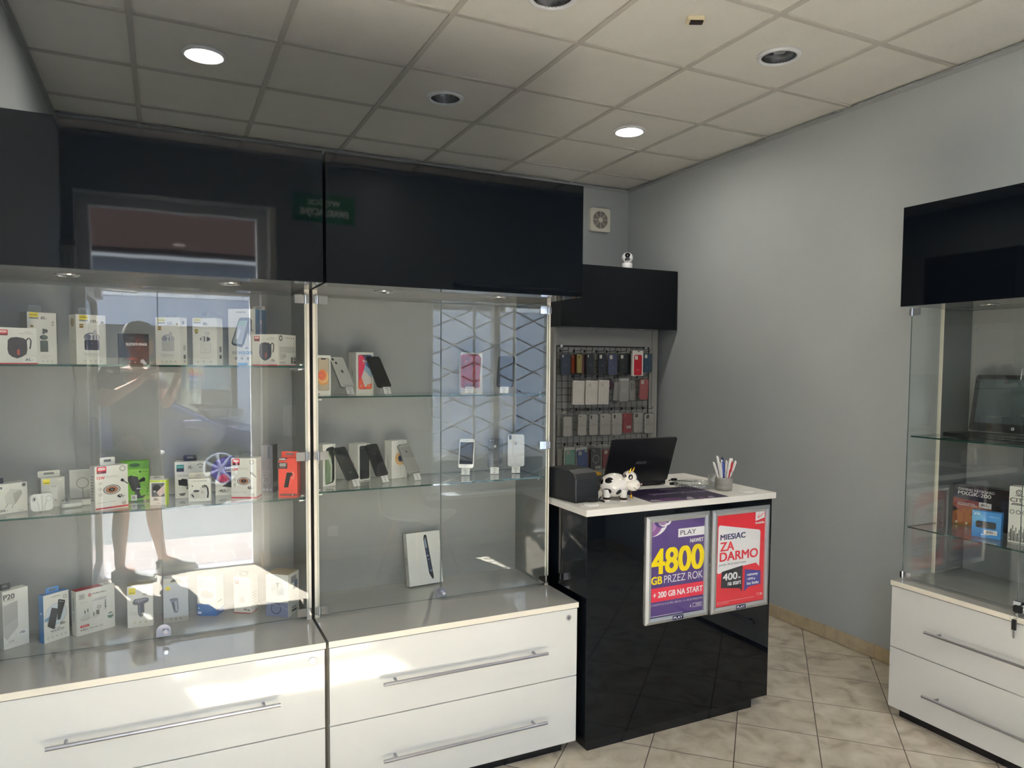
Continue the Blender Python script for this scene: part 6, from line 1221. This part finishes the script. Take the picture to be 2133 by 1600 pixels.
a = M_(Lc(0, 0, .88), (.178, .135)); b_ = M_(Lc(0, 0, 1.08), (.170, .130), a); c = M_(Lc(0, 0, 1.30), (.182, .135), b_); d = M_(Lc(0, 0, 1.45), (.140, .110), c); M_(Lc(0, .008, 1.525), (.075, .07), d)
for s, el in ((1, W(.115, -3.79, 1.275)), (-1, W(-.285, -3.665, 1.30))):
    q = M_(Lc(s*.165, 0, 1.475), .080, d); q = M_(Lc(s*.165, 0, 1.475).lerp(el, .38), .074, q); M_(Lc(s*.165, 0, 1.475).lerp(el, .62), .072, q)
skin_obj('tshirt', n2_, e2, TS, t, 2, c)
n3 = [(tuple(Lc(0, 0, 1.0)), (.170, .130))]; e3 = []
for s, kn in ((-1, W(-.185, -3.835, .50)), (1, W(.015, -3.985, .51))):
    hp = Lc(s*.092, 0, .88); i = len(n3); n3 += [(tuple(hp), .112), (tuple(hp.lerp(kn, .5)), .102), (tuple(hp.lerp(kn, .82)), .100)]; e3 += [(0, i), (i, i+1), (i+1, i+2)]
skin_obj('shorts', n3, e3, SH, t, 2, 0)
yaw_f = math.atan2(F_.y, F_.x)
HM = Matrix.Translation(Lc(0, .045, 1.755)) @ rotz(yaw_f)
b = B(); b.lathe([(.113, .0), (.114, .03), (.104, .075), (.075, .108), (.03, .122), (.0001, .124)], 28, sx=1.02, sy=.90, T=HM); b.ball((0, 0, .125), .008, n=10, T=HM)
b.build('cap', CPm, t)
b = B(); V = []
for r_, dz in ((.105, .006), (.165, .0), (.205, -.014)):
    for i in range(15):
        a = math.radians(-62+124*i/14); k = 1 if r_ < .11 else (1-.42*abs(math.sin(a))**1.5); V.append((r_*k*math.cos(a)*(1.02), r_*k*math.sin(a)*.88 if r_ > .11 else r_*math.sin(a)*.88, dz))
b.add(V, [(j*15+i, j*15+i+1, (j+1)*15+i+1, (j+1)*15+i) for j in range(2) for i in range(14)], 0, True, HM)
o = b.build('cap_brim', CPm, t); md = o.modifiers.new('thick', 'SOLIDIFY'); md.thickness = .004
for s in (-1, 1):
    B().ball((.092, s*.032, -.025), .008, .013, .007, 12, T=HM).build('eye', mat('eye_white', (226, 224, 220), .2), t)
B().ball((.098, 0, -.098), .010, .026, .006, 12, T=HM).build('mouth', mat('lips', (150, 92, 86), .4), t)
b = B(); b.lathe([(.100, -.045), (.102, .0), (.10, .02)], 20, sx=.98, sy=.86, T=HM @ Matrix.Translation((-.012, 0, 0))); b.build('hair', mat('hair_short', (58, 46, 38), .9), t)
SHM, SHS = mat('trainer_grey', (150, 152, 150), .7, vary=.25, vscale=22), mat('trainer_sole', (206, 206, 200), .6)
for hx, hy, tx, ty, zf in ((-.245, -3.858, .03, -3.785, 0), (.035, -3.99, .315, -4.018, .0122)):
    h0, t0 = W(hx, hy, zf), W(tx, ty, zf); d = (t0-h0); L = d.length; T = Matrix.Translation(h0) @ rotz(math.atan2(d.y, d.x))
    out = [(0, -.035), (.06, -.038), (.14, -.034), (.20, -.046), (.27, -.042), (.30, -.018), (.30, .018), (.27, .044), (.20, .048), (.14, .036), (.06, .038), (0, .035), (-.014, .0)]
    s = B().prism([(x*L/.30, y) for x, y in out], .0005, .028, T=T).build('sole', SHS, t, bevel=.006)
    g = B(); rows = []
    for k, (x, w, zt) in enumerate(((-.008, .028, .085), (.03, .036, .115), (.08, .036, .112), (.13, .037, .098), (.18, .044, .074), (.24, .043, .058), (.285, .026, .045))):
        rows += [(x*L/.3, w*math.cos(math.pi*i/8), .028+(zt-.028)*math.sin(math.pi*i/8)**.7) for i in range(9)]
    g.add(rows, [(k*9+i, k*9+i+1, (k+1)*9+i+1, (k+1)*9+i) for k in range(6) for i in range(8)]+[tuple(range(9)), tuple(reversed(range(54, 63)))], 0, True, T)
    u = g.build('shoe_upper', SHM, t)
    l = B()
    for k in range(5): x = (.11+.022*k)*L/.3; l.tube([(x, -.022, .098-.010*k), (x+.004, 0, .106-.0105*k), (x, .022, .098-.010*k)], .0028, 6, T=T)
    l.build('laces', mat('laces_white', (226, 226, 222), .8), u)
# the phone in the person's hands, lens level with the camera of this picture
t = thing('camera_phone', 'dark phone held sideways in the hands of the person in the doorway', 'phone', CAM_LOC-camF*.014, -CAM_YAW)
b = B(); b.prism(rrect(-.022, -.058, .128, .018, .010), 0, .0075, T=RX); b.build('phone_body', mat('phone_dark', (40, 42, 46), .3), t, bevel=.0012)
b = B(); b.cyl((0, -.0001, 0), (0, .002, 0), .007, n=18).cyl((.0, -.0001, -.02), (0, .002, -.02), .007, n=18); b.build('lens_bump', mat('lens_black', (8, 8, 10), .05), t)
